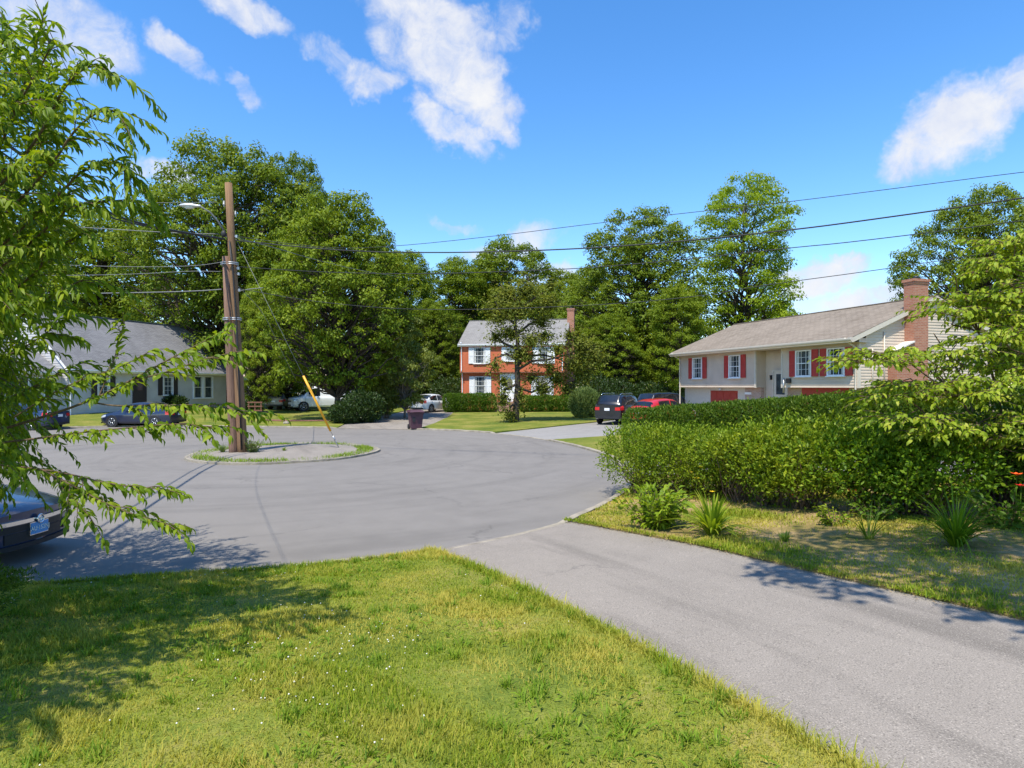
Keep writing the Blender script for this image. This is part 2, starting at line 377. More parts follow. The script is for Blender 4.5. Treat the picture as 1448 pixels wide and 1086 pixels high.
M['oldpole'] = bark('old_pole_wood', (.14, .082, .058), (.31, .19, .135), (14, 14, .5))
M['steel'] = plain('galvanised_steel', (.42, .43, .44), .45, .8, .5, .2, 8)
M['cable'] = plain('black_cable', (.02, .02, .022), .6, 0, .4, .1)
M['greycable'] = plain('grey_cable', (.16, .165, .17), .55, .2, .4, .1)
M['lampgrey'] = plain('lamp_housing', (.62, .63, .65), .4, .3, .5, .1)
M['lens'] = plain('lamp_lens', (.55, .56, .52), .15, 0, .6, .05)
M['yellow'] = plain('yellow_plastic', (.78, .37, .012), .45, 0, .5, .08)
M['white'] = plain('white_trim', (.76, .77, .78), .5, 0, .4, .05)
M['cream'] = plain('cream_siding', (.56, .46, .365), .6, 0, .3, .12, .9)
M['creamtrim'] = plain('cream_trim', (.56, .50, .42), .55, 0, .35, .06)
M['grayside'] = plain('grey_siding', (.49, .48, .485), .6, 0, .3, .12, .9)
M['tanside'] = plain('tan_siding', (.55, .50, .43), .6, 0, .3, .06, 1.5)
M['brickpaint'] = brickmat('red_painted_brick', (.55, .150, .070), (.60, .175, .085), (.46, .125, .062))
M['brick'] = brickmat('red_brick', (.34, .125, .075), (.43, .19, .12), (.42, .33, .27))
M['brickwash'] = brickmat('weathered_brick', (.36, .23, .18), (.46, .33, .27), (.48, .42, .37))
M['roofgray'] = shingle('grey_shingle', (.19, .18, .172), (.25, .24, .23))
M['rooftan'] = shingle('tan_shingle', (.19, .155, .12), (.255, .212, .17))
M['roofdark'] = shingle('slate_grey_shingle', (.17, .168, .175), (.24, .236, .245))
M['rooftan2'] = shingle('pale_tan_shingle', (.40, .32, .25), (.48, .39, .31))
M['redpaint'] = plain('red_shutter_paint', (.42, .045, .042), .5, 0, .4, .08)
M['reddoor'] = plain('red_door_paint', (.38, .052, .036), .5, 0, .4, .08)
M['blackpaint'] = plain('dark_shutter_paint', (.035, .028, .035), .5, 0, .4, .1)
M['bluetrim'] = plain('blue_trim_paint', (.10, .27, .52), .5, 0, .4, .08)
M['rail'] = plain('brown_rail', (.19, .085, .055), .6, 0, .3, .1)
M['step'] = plain('brick_step', (.30, .19, .14), .9, 0, .2, .25, 5, .3)
M['stone'] = plain('flashing_stone', (.62, .58, .53), .6, 0, .3, .1)
M['rubber'] = plain('tyre_rubber', (.022, .022, .024), .8, 0, .3, .15)
M['blackplastic'] = plain('black_plastic', (.02, .02, .022), .5, 0, .4, .1)
M['chrome'] = plain('chrome', (.78, .79, .80), .12, 1, .5, .03)
M['alloy'] = plain('alloy', (.45, .46, .47), .3, .9, .5, .05)
M['platewhite'] = plain('plate_white', (.72, .73, .74), .5, 0, .4, .05)
M['plateblue'] = plain('plate_blue', (.10, .30, .58), .4, 0, .4, .1)
M['platetext'] = plain('plate_text', (.80, .80, .72), .4, 0, .4, .05)
M['redlens'] = plain('red_lens', (.55, .018, .02), .12, 0, .7, .05)
M['clearlens'] = plain('clear_lens', (.55, .58, .62), .08, .3, .7, .05)
M['binplastic'] = plain('maroon_bin_plastic', (.075, .032, .046), .5, 0, .4, .12)
M['orange'] = plain('orange_petal', (.80, .10, .015), .6, 0, .3, .15)
M['yellowpetal'] = plain('yellow_petal', (.75, .50, .02), .6, 0, .3, .15)
M['brownmulch'] = plain('mulch_red_brown', (.20, .10, .075), .9, 0, .1, .35, 5, .5)
M['interior'] = plain('dark_interior', (.015, .015, .017), .8, 0, .2, .1)
M['curtain'] = plain('curtain_cloth', (.50, .50, .48), .8, 0, .2, .1)
def glassmat(name, col, rough=.04):
    m, n, o = newmat(name); tc = n.n('ShaderNodeTexCoord').outputs['Object']
    c = n.ramp(n.noise(tc, 1.6, 3), [(.35, tuple(Vector(col)*.6)), (.65, tuple(Vector(col)*1.5))])
    q = prin(n, c, rough, 0, .9, n.noise(tc, 2.2, 2), .03, .02); n.link(q.outputs[0], o.inputs[0]); return m
M['pane'] = glassmat('window_glass', (.05, .06, .07)); M['carglass'] = glassmat('car_glass', (.010, .012, .015), .03)
def carpaint(name, col, metal=.3): return plain(name, col, .32, metal, .5, .03, 2, 0, coat=1)
M['p_blue'] = carpaint('dark_blue_paint', (.016, .032, .085)); M['p_navy'] = carpaint('navy_paint', (.014, .022, .055))
M['p_white'] = carpaint('white_paint', (.74, .75, .76), 0); M['p_black'] = carpaint('black_paint', (.012, .012, .015))
M['p_red'] = carpaint('red_paint', (.55, .018, .022), .1); M['p_silver'] = carpaint('silver_paint', (.20, .195, .18), .5)
# ------------------------------------------------------------------ terrain
ROAD0 = [(-1.25, 9.28), (-.28, 10.1), (1.0, 11.45), (2.0, 13.2), (2.85, 15.3), (3.35, 18), (3.45, 21), (3.15, 23.8), (1.8, 28.2), (.6, 30.8), (-.9, 32.8),
         (-2.8, 34.4), (-5, 35.5), (-8, 36.3), (-10.6, 36.9), (-15, 37.8), (-20, 38.5), (-25, 38.2), (-29, 35.5), (-33, 31), (-38, 27.5), (-46, 26),
         (-90, 25), (-90, 15), (-46, 15), (-30, 12.5), (-20, 9.6), (-14, 8.1), (-10, 7.55), (-6.3, 7.62), (-4.8, 8.05), (-3.1, 8.42), (-1.9, 8.9)]
def chaikin(p, k=2, closed=True):
    p = [Vector(q) for q in p]
    for _ in range(k):
        q = []
        for i in range(len(p) if closed else len(p)-1):
            a, b = p[i], p[(i+1) % len(p)]; q += [a*.75+b*.25, a*.25+b*.75]
        if not closed: q = [p[0]]+q+[p[-1]]
        p = q
    return p
ROAD = chaikin([Vector((a, b, 0)) for a, b in ROAD0], 2)
RP = np.array([(p.x, p.y) for p in ROAD])
def inside(x, y, P):
    x = np.asarray(x, float); y = np.asarray(y, float); c = np.zeros(x.shape, bool)
    for i in range(len(P)):
        x0, y0 = P[i-1]; x1, y1 = P[i]
        k = ((y0 > y) != (y1 > y)) & (x < (x1-x0)*(y-y0)/((y1-y0) if y1 != y0 else 1e-9)+x0); c ^= k
    return c
def pdist(x, y, P, closed=True):
    x = np.asarray(x, float); y = np.asarray(y, float); d = np.full(x.shape, 1e9)
    for i in range(0 if closed else 1, len(P)):
        ax, ay = P[i-1]; bx, by = P[i]; vx, vy = bx-ax, by-ay; l = vx*vx+vy*vy+1e-12
        t = np.clip(((x-ax)*vx+(y-ay)*vy)/l, 0, 1); d = np.minimum(d, np.hypot(x-ax-t*vx, y-ay-t*vy))
    return d
AN = [-180, -150, -120, -90, -45, -10, 14, 30, 45, 80, 110, 135, 155, 180]
SL = [.05, .06, .08, .092, .09, .06, .045, .038, .03, .021, .03, .11, .09, .05]
MX = [.6, .7, .85, .95, .95, .8, .5, .42, .4, .45, .6, .85, .85, .6]
def H(x, y):
    x = np.asarray(x, float); y = np.asarray(y, float)
    D = np.where(inside(x, y, RP), 0, pdist(x, y, RP)); a = np.degrees(np.arctan2(y-22, x+8))
    s = np.interp(a, AN, SL); m = np.interp(a, AN, MX)
    return m*(1-np.exp(-D*s/m*1.15))
def h(x, y): return float(H(np.array([x]), np.array([y]))[0])
def resample(P, sp, closed=True):
    out = []
    n = len(P)
    for i in range(n if closed else n-1):
        a = Vector(P[i]).to_2d() if len(P[i]) > 2 else Vector(P[i]); b = P[(i+1) % n]; b = Vector(b).to_2d() if len(b) > 2 else Vector(b)
        k = max(1, int(math.ceil((b-a).length/sp)))
        for j in range(k): out.append(a+(b-a)*(j/k))
    if not closed: out.append(Vector(P[-1]).to_2d() if len(P[-1]) > 2 else Vector(P[-1]))
    return out
def sheet(name, poly, sp, dz, mat, skirt=0, wob=0, seed=0, kind='structure'):
    """a piece of ground cut to a polygon, following the terrain dz above it"""
    rng = np.random.default_rng(seed); B = resample(poly, sp)
    if wob: B = [b+Vector(rng.normal(size=2)*wob) for b in B]
    BP = np.array([(b.x, b.y) for b in B])
    g = np.stack(np.meshgrid(np.arange(BP[:, 0].min(), BP[:, 0].max(), sp), np.arange(BP[:, 1].min(), BP[:, 1].max(), sp)), -1).reshape(-1, 2)
    g = g[inside(g[:, 0], g[:, 1], BP)]; g = g[pdist(g[:, 0], g[:, 1], BP) > sp*.45]
    vs = [Vector(b) for b in B]+[Vector(q) for q in g]
    v, e, f, *_ = delaunay_2d_cdt(vs, [], [list(range(len(B)))], 1, 1e-6)
    V = np.array([(q.x, q.y) for q in v]); Z = H(V[:, 0], V[:, 1])+dz
    mb = MB(); mb.add([(V[i, 0], V[i, 1], Z[i]) for i in range(len(V))], [tuple(q) for q in f], True)
    if skirt:
        zb = H(BP[:, 0], BP[:, 1])+dz; n = len(B); o = []
        for i in range(n): o += [(BP[i, 0], BP[i, 1], zb[i]), (BP[i, 0], BP[i, 1], zb[i]-skirt)]
        mb.add(o, [(2*i, 2*i+1, 2*((i+1) % n)+1, 2*((i+1) % n)) for i in range(n)])
    return mb.build(name, mat, kind=kind)
# one big sheet to the horizon
ax = np.concatenate([[-900, -500, -250, -150, -100, -75], np.arange(-60, 60.1, 1.5), [75, 100, 150, 250, 500, 900]])
ay = np.concatenate([[-300, -120, -50, -25], np.arange(-15, 100.1, 1.5), [115, 140, 180, 260, 500, 1200]])
gx, gy = np.meshgrid(ax, ay); gz = H(gx, gy)-.1; nx, ny = len(ax), len(ay)
idx = np.arange(nx*ny).reshape(ny, nx)
link('ground', mesh_np('ground', np.stack([gx, gy, gz], -1).reshape(-1, 3), np.stack([idx[:-1, :-1], idx[:-1, 1:], idx[1:, 1:], idx[1:, :-1]], -1).reshape(-1, 4), M['turf_far'], smooth=True), kind='structure')
sheet('road', [(p.x, p.y) for p in ROAD], 1.2, 0, M['road'])
# our own driveway
DRV_L = [(-1.25, 9.28), (-.55, 8.0), (.3, 6.3), (1.0, 4.85), (1.8, 3.05), (3.2, 0), (4.6, -3)]
DRV_R = [(1.0, 11.45), (1.65, 10.3), (2.62, 8.6), (3.5, 6.85), (4.4, 5.25), (6.2, 2), (8.6, -3)]
DRV = DRV_L+[(6.5, -3)]+DRV_R[::-1]+[(-.28, 10.1)]
sheet('driveway', [(-1.3, 9.36)]+DRV_L[1:]+[(6.5, -3)]+DRV_R[::-1]+[(.0, 10.46)], .6, .008, M['drive'])
NB = [(1.5, 28.9), (4.1, 29.3), (8, 31.2), (13.1, 33.6), (13.6, 34.2), (11.4, 41), (8.5, 43.5), (5.2, 39), (2, 35.6), (-.9, 32.8), (.5, 31)]
sheet('neighbour_driveway', NB, 1., .012, M['drive_old'])
RDRV = [(-10.4, 36.8), (-5.6, 35.6), (-5.0, 40), (-4.75, 45), (-4.9, 52), (-5.6, 57), (-9, 59), (-9.4, 52), (-10, 44), (-10.6, 40)]
sheet('far_driveway', RDRV, 1., .012, M['drive'])
SDRV = [(3.3, 17.2), (7, 15.4), (12, 13.2), (20, 10), (21, 13), (13, 16.6), (8, 18.6), (3.45, 20.6)]
sheet('side_driveway', SDRV, 1., .012, M['drive_old'])
LFT = [(-21, 38.55), (-24.3, 38.15), (-25.3, 41), (-26.5, 45), (-27.5, 48), (-29.5, 47), (-27, 41.5)]
# lawns (raised a little above the tarmac, with their soil edge)
def road_run(a, b):
    """road edge points between the ones nearest to a and b (forward along ROAD)"""
    i = int(np.argmin(np.hypot(RP[:, 0]-a[0], RP[:, 1]-a[1]))); j = int(np.argmin(np.hypot(RP[:, 0]-b[0], RP[:, 1]-b[1]))); out = []
    while True:
        out.append(tuple(RP[i])); 
        if i == j: break
        i = (i+1) % len(RP)
    return out
def inset(pts, d):
    """push a road-edge run outward from the road by d"""
    o = []
    for i, p in enumerate(pts):
        a = Vector(pts[max(0, i-1)]); b = Vector(pts[min(len(pts)-1, i+1)]); t = (b-a).normalized()
        o.append((p[0]+t.y*d, p[1]-t.x*d))
    return o
KW = .15
FRONT = inset(road_run((-60, 15), (-1.35, 9.2)), KW)
FRONT_POLY = FRONT+DRV_L[1:]+[(4.6, -6), (-60, -6)]
sheet('front_lawn', FRONT_POLY, .8, .06, M['turf'], .12, .012, 1)
S1 = inset(road_run((1.1, 11.6), (3.3, 17.0)), KW)
VERGE = S1+[(7, 15.3), (12, 13.1), (20, 9.9), (24, 0), (8.6, -3)]+DRV_R[::-1][1:-1]+[(1.25, 11.3)]
sheet('side_verge', VERGE, .6, .05, M['turf_dry'], .12, .015, 2)
S2 = inset(road_run((3.4, 20.8), (1.7, 28.4)), KW)
sheet('neighbour_lawn', S2+[(4.1, 29.2), (8, 31.1), (13.1, 33.5), (16, 30), (30, 34), (34, 14), (21, 13.1), (13, 16.7), (8, 18.7)], 1.2, .05, M['turf_far'], .12, .02, 3)
S3 = inset(road_run((-1.1, 33.0), (-5.4, 35.55)), KW)
sheet('far_lawn', S3+[(-4.95, 40), (-4.7, 45), (-4.85, 52), (-5.5, 57.2), (20, 62), (20, 46), (11, 43.6), (8.5, 43.6), (5.1, 39.1), (1.9, 35.7)], 1.2, .05, M['turf_far'], .12, .02, 4)
S4 = inset(road_run((-10.7, 36.95), (-34, 30)), KW)
sheet('left_lawn', S4+[(-60, 32), (-60, 75), (-14, 75), (-9.1, 59), (-9.5, 52), (-10.1, 44), (-10.7, 40)], 1.5, .05, M['turf_far'], .12, .02, 5)
# kerb: a low concrete strip along the road edge, sunk flush across the drives
MOUTH = [((-1.25, 9.28), (1.0, 11.45)), ((3.35, 17.4), (3.45, 20.6)), ((1.5, 28.9), (-.9, 32.8)), ((-5.7, 35.6), (-10.4, 36.8))]
def kerb(path, closed, name, w=KW, top=.085, mouth=True, side=1):
    P = [Vector((p[0], p[1], 0)) for p in path]; n = len(P); mb = MB(); rows = []
    rng = random.Random(4)
    for i, p in enumerate(P):
        a = P[(i-1) % n] if closed else P[max(0, i-1)]; b = P[(i+1) % n] if closed else P[min(n-1, i+1)]
        t = (b-a).normalized(); o = Vector((t.y, -t.x, 0))*side; z = top+rng.uniform(-.008, .008)
        if mouth:
            for (q0, q1) in MOUTH:
                q0, q1 = Vector((*q0, 0)), Vector((*q1, 0)); l = (q1-q0).length; s = (p-q0).dot((q1-q0)/l)
                if -.1 < s < l+.1 and (p-q0-(q1-q0)*(s/l)).length < 1.2: z = .022
        ww = w+rng.uniform(-.012, .012)
        rows.append([p+Vector((0, 0, -.05)), p+Vector((0, 0, z*.8)), p+o*.02+Vector((0, 0, z)), p+o*ww+Vector((0, 0, z)), p+o*ww+Vector((0, 0, -.1))])
    vs = [q for r in rows for q in r]; fs = []
    for i in range(n if closed else n-1):
        for k in range(4): fs.append((i*5+k, i*5+k+1, ((i+1) % n)*5+k+1, ((i+1) % n)*5+k))
    mb.add(vs, fs); return mb.build(name, M['kerb'], kind='structure')
kerb([tuple(q) for q in resample([(p.x, p.y) for p in ROAD], .5)], True, 'kerb')
# traffic island in the middle of the turning circle
IC = Vector((-8.45, 23.3)); isl = []
for k in range(72):
    t = 2*math.pi*k/72; r = 1+.02*math.sin(3*t+1)+.012*math.sin(7*t); isl.append((IC.x+3.22*r*math.cos(t), IC.y+3.45*r*math.sin(t)))
mb = MB(); c = len(isl)
mb.add([(x, y, .055) for x, y in isl]+[(IC.x+(x-IC.x)*.55, IC.y+(y-IC.y)*.55, .09) for x, y in isl]+[(IC.x, IC.y, .095)],
       [(i, (i+1) % c, c+(i+1) % c, c+i) for i in range(c)]+[(c+i, c+(i+1) % c, 2*c) for i in range(c)], True)
mb.build('traffic_island', M['drive'], kind='structure')
kerb(isl[::-1], True, 'island_kerb', .11, .068, False, -1)
kerbin = None

# ------------------------------------------------------------------ grass: short blades over the lawns (stuff)
def blades(name, poly, n, hgt, wid, mat, seed, bbox, dens=None, dz=.05, lean=.5):
    rng = np.random.default_rng(seed)
    x = rng.uniform(bbox[0], bbox[1], n); y = rng.uniform(bbox[2], bbox[3], n); PP = np.array(poly)
    k = inside(x, y, PP)
    if dens is not None: k &= rng.random(n) < dens(x, y)
    x, y = x[k], y[k]; n = len(x); z = H(x, y)+dz
    hh = hgt*rng.uniform(.45, 1.35, n)*(0.75+.6*(np.sin(x*2.1+1.3*np.sin(y*1.7))*np.cos(y*2.6+x) > .25)); d = np.sqrt(x*x+y*y)
    ang = rng.uniform(0, 2*np.pi, n); tl = np.abs(rng.normal(0, lean, n))
    axd = np.stack([np.cos(ang)*tl, np.sin(ang)*tl, np.ones(n)], 1)
    nr = np.stack([np.cos(ang), np.sin(ang), -tl*0+.2], 1)
    V, Fc, r = leaves(TB, np.stack([x, y, z], 1), axd, nr, hh, wid*(1+d/5.5), rng)
    o = link(name, mesh_np(name, V, Fc, mat, r), kind='stuff'); return o
def near(x, y):
    w = np.sin(x*1.7+2.1*np.sin(y*.9+.4))*np.cos(y*1.45+1.6*np.sin(x*1.1)); return np.clip(1.25-.085*np.hypot(x, y), .25, 1)*np.clip(.85+.75*w, .22, 1)
vis = lambda x, y: ((np.abs(x) < .86*np.maximum(y, 0)+.35) & (y > 1.7))*1.0
blades('lawn_grass', FRONT_POLY, 640000, .043, .0042, M['grass'], 11, (-7.5, 2.6, 1.8, 9.2), lambda x, y: near(x, y)*vis(x, y), .05)
rngv = np.random.default_rng(3)
def dryv(x, y): return vis(x, y)*np.clip(np.sin(x*1.9+y*.7)*np.cos(y*1.5-x*.8)*1.1+.30+.8*np.exp(-(pdist(x, y, np.array(DRV_R), False)/.5)**2), .03, 1)
blades('verge_grass', VERGE, 260000, .05, .0048, M['grass'], 12, (1.0, 9.6, 4.0, 17), dryv, .045)
# longer tufts spilling over the lawn edges
def edge_blades(name, path, n, spread, hgt, seed, mat, dz=.04):
    rng = np.random.default_rng(seed); P = np.array([(p[0], p[1]) for p in resample(path, .05, False)])
    i = rng.integers(0, len(P), n); q = P[i]+rng.normal(0, spread, (n, 2)); x, y = q[:, 0], q[:, 1]
    ang = rng.uniform(0, 2*np.pi, n); tl = np.abs(rng.normal(0, .75, n)); d = np.hypot(x, y)
    V, Fc, r = leaves(TB, np.stack([x, y, H(x, y)+dz], 1), np.stack([np.cos(ang)*tl, np.sin(ang)*tl, np.ones(n)], 1), np.stack([np.cos(ang), np.sin(ang), np.full(n, .2)], 1),
                      hgt*rng.uniform(.4, 1.3, n), .005*(1+d/7), rng)
    return link(name, mesh_np(name, V, Fc, mat, r), kind='stuff')
edge_blades('edge_grass', DRV_L[:6], 9000, .035, .075, 21, M['grass']); edge_blades('edge_grass', [(p[0]+.03*math.sin(9*i), p[1]) for i, p in enumerate(resample(DRV_L[:6], .12, False))], 5000, .06, .10, 24, M['grass'])
edge_blades('kerb_grass', [p for p in FRONT if p[0] > -8], 9000, .04, .08, 22, M['grass'])
edge_blades('verge_edge_grass', DRV_R[:6], 5000, .035, .06, 23, M['grass'])
for nm, a, b, s in (('island_grass', .80, .985, 31), ('island_outer_grass', .99, 1.03, 32)):
    rng = np.random.default_rng(s); n = 9000 if a < .9 else 1500
    t = rng.uniform(0, 2*np.pi, n); kk = rng.random(n) < np.clip(.55+.6*np.sin(2*t+.6)*np.sin(5*t), .12, 1); t = t[kk]; n = len(t); rr = rng.uniform(a, b, n)
    x = IC.x+3.22*rr*np.cos(t); y = IC.y+3.45*rr*np.sin(t); ang = rng.uniform(0, 6.28, n); tl = np.abs(rng.normal(0, .7, n))
    V, Fc, r = leaves(TB, np.stack([x, y, np.full(n, .055 if a < .9 else .0)], 1), np.stack([np.cos(ang)*tl, np.sin(ang)*tl, np.ones(n)], 1), np.stack([np.cos(ang), np.sin(ang), np.full(n, .2)], 1),
                      rng.uniform(.04, .16, n)*(1 if a < .9 else .5), .016, rng)
    link(nm, mesh_np(nm, V, Fc, M['weed'], r), kind='stuff')
# taller loose tufts
rng = np.random.default_rng(19); tc_ = rng.uniform((-6, 2), (2.4, 8.8), (420, 2)); tc_ = tc_[inside(tc_[:, 0], tc_[:, 1], np.array(FRONT_POLY))]; i = rng.integers(0, len(tc_), 11000); q = tc_[i]+rng.normal(0, .035, (11000, 2))*rng.uniform(.6, 1.6, len(tc_))[i][:, None]; x, y = q[:, 0], q[:, 1]; n = len(x)
k = inside(x, y, np.array(FRONT_POLY)); x, y = x[k], y[k]; n = len(x); ang = rng.uniform(0, 6.28, n); tl = np.abs(rng.normal(0, .75, n))
V, Fc, r = leaves(TB, np.stack([x, y, H(x, y)+.05], 1), np.stack([np.cos(ang)*tl, np.sin(ang)*tl, np.ones(n)], 1), np.stack([np.cos(ang), np.sin(ang), np.full(n, .2)], 1), rng.uniform(.05, .115, n), .006*(1+np.hypot(x, y)/7), rng)
link('grass_tufts', mesh_np('grass_tufts', V, Fc, M['weed'], r), kind='stuff')
# dry leaf litter and grit along the kerbs and drive edges
rng = np.random.default_rng(29); P_ = np.array([(p[0], p[1]) for p in resample([p for p in FRONT if p[0] > -9], .05, False)]+[(p.x, p.y) for p in resample(DRV_L[:6], .05, False)]+[(p.x, p.y) for p in resample(DRV_R[:6], .05, False)]+[(p[0], p[1]) for p in resample(S1, .05, False)]+[(p[0]*1.0, p[1]-.2) for p in resample(isl, .1)])
n = 2600; q = P_[rng.integers(0, len(P_), n)]+rng.normal(0, .13, (n, 2)); u_ = runit(rng, n); nr = u_*.35+np.array([0, 0, 1.])
V, Fc, r = leaves(T4, np.stack([q[:, 0], q[:, 1], H(q[:, 0], q[:, 1])+.022], 1), np.cross(nr, runit(rng, n)), nr, rng.uniform(.008, .034, n), rng.uniform(.006, .02, n), rng)
link('leaf_litter', mesh_np('leaf_litter', V, Fc, M['litter'], r), kind='stuff')
# white clover heads and broad clover leaves among the blades
rng = np.random.default_rng(5); n = 1500; x = rng.uniform(-5.5, 2.2, n); y = rng.uniform(2, 8.8, n)
k = inside(x, y, np.array(FRONT_POLY)) & (vis(x, y) > 0) & (np.sin(x*1.4+.5)*np.sin(y*1.1+x*.4)+rng.normal(0, .25, n) > .25); x, y = x[k], y[k]; n = len(x)
mb = MB()
for i in range(n):
    s = rng.uniform(.004, .0075); mb.ball((x[i], y[i], h(x[i], y[i])+.085+rng.uniform(-.02, .015)), (s, s, s*.8), 6, 4)
mb.build('clover_blossoms', M['clover'], kind='stuff')
n = 5200; x = rng.uniform(-6.5, 2.4, n); y = rng.uniform(1.9, 8.8, n); k = inside(x, y, np.array(FRONT_POLY)) & (vis(x, y) > 0) & (np.sin(x*2.3)*np.sin(y*2.0+x) > .05); x, y = x[k], y[k]; n = len(x)
ang = rng.uniform(0, 6.28, n)
V, Fc, r = leaves(T8, np.stack([x, y, H(x, y)+.07], 1), np.stack([np.cos(ang), np.sin(ang), rng.uniform(.1, 1.2, n)], 1), np.tile([0, 0, 1.], (n, 1)), rng.uniform(.035, .085, n), rng.uniform(.014, .024, n), rng)
link('lawn_weeds', mesh_np('lawn_weeds', V, Fc, M['weed'], r), kind='stuff')
# ------------------------------------------------------------------ houses (local frame: x along the front, y inward, z up)
def put(root, name, mat, fn, parent=None, label=None, bevel=0):
    mb = MB(); fn(mb); return mb.build(name, mat, parent or root, label, bevel)
def clap(mb, x0, x1, z0, z1, y, rh=.14, nrm=-1, ax='x', top=None, lap=.022):
    """lapped boards; ax='x': wall in the x/z plane at y facing nrm; ax='y': wall in the y/z plane at x=y"""
    z = z0
    while z < z1-.01:
        za, zb = z, min(z+rh, z1); a0, a1, b0, b1 = x0, x1, x0, x1
        if top:
            a0, a1 = top(za); b0, b1 = top(zb)
            a0, a1 = max(a0, x0), min(a1, x1); b0, b1 = max(b0, x0), min(b1, x1)
            if a1-a0 < .03: break
        yo = y+nrm*lap; pts = [(a0, yo, za), (a1, yo, za), (b1, y, zb), (b0, y, zb)]; und = [(a0, y, za), (a1, y, za), (a1, yo, za), (a0, yo, za)]
        if ax == 'y': pts = [(p[1], p[0], p[2]) for p in pts]; und = [(p[1], p[0], p[2]) for p in und]
        mb.quad(*pts); mb.quad(*und); z = zb
def window(root, x, z, w, hh, y, fr='white', sh=None, shw=.38, rows=2, cols=3, lab=None, curtain=True, nrm=-1, sill=True):
    """double-hung window on the front wall at y; frame > panes; shutters are parts of the house"""
    f = MB(); e = .06; d = .07
    f.box(x-w/2-e, x-w/2, y-d, y+.02, z-e, z+hh+e); f.box(x+w/2, x+w/2+e, y-d, y+.02, z-e, z+hh+e)
    f.box(x-w/2, x+w/2, y-d, y+.02, z+hh, z+hh+e); f.box(x-w/2, x+w/2, y-d, y+.02, z-e, z)
    f.box(x-w/2, x+w/2, y-.05, y-.005, z+hh/2-.02, z+hh/2+.02)
    if sill: f.box(x-w/2-e-.04, x+w/2+e+.04, y-d-.05, y, z-e-.045, z-e-.002)
    for c in range(1, cols): f.box(x-w/2+w*c/cols-.007, x-w/2+w*c/cols+.007, y-.035, y-.008, z, z+hh)
    for r in range(1, rows*2):
        if r != rows: f.box(x-w/2, x+w/2, y-.036, y-.0085, z+hh*r/(2*rows)-.007, z+hh*r/(2*rows)+.007)
    fo = f.build('window', M[fr], root, lab)
    g = MB(); g.mi = 0; g.quad((x-w/2, y-.012, z), (x+w/2, y-.012, z), (x+w/2, y-.012, z+hh), (x-w/2, y-.012, z+hh)); g.build('pane', M['pane'], fo)
    if curtain:
        k = 12
        for s in (-1, 1):
            cc = MB()
            for i in range(k):
                xa = x+s*(w/2-.02-i*w*.15/k); xb = x+s*(w/2-.02-(i+1)*w*.15/k)
                cc.quad((xa, y-.0145-.002*(i % 2), z+.02), (xb, y-.0145-.002*((i+1) % 2), z+.02), (xb, y-.0145-.002*((i+1) % 2), z+hh-.02), (xa, y-.0145-.002*(i % 2), z+hh-.02))
            cc.build('curtain', M['curtain'], fo)
    if sh:
        for s in (-1, 1):
            b = MB(); x0 = x+s*(w/2+e+.02); x1 = x0+s*shw; a, c = min(x0, x1), max(x0, x1); za, zb = z-e, z+hh+e
            b.box(a, c, y-.045, y-.0225, za, zb)
            for (p, q) in ((a, a+.05), (c-.05, c)): b.box(p, q, y-.062, y-.045, za, zb)
            for zz in (za, (za+zb)/2-.03, zb-.07): b.box(a+.05, c-.05, y-.062, y-.045, zz, zz+.07)
            nl = int((zb-za)/.09)
            for i in range(nl):
                zz = za+.08+i*(zb-za-.12)/nl; b.hexa([(a+.05, y-.046, zz), (c-.05, y-.046, zz), (c-.05, y-.045, zz+.01), (a+.05, y-.045, zz+.01)], [(a+.05, y-.058, zz+.045), (c-.05, y-.058, zz+.045), (c-.05, y-.045, zz+.06), (a+.05, y-.045, zz+.06)])
            b.build('shutter', M[sh], root)
    return fo
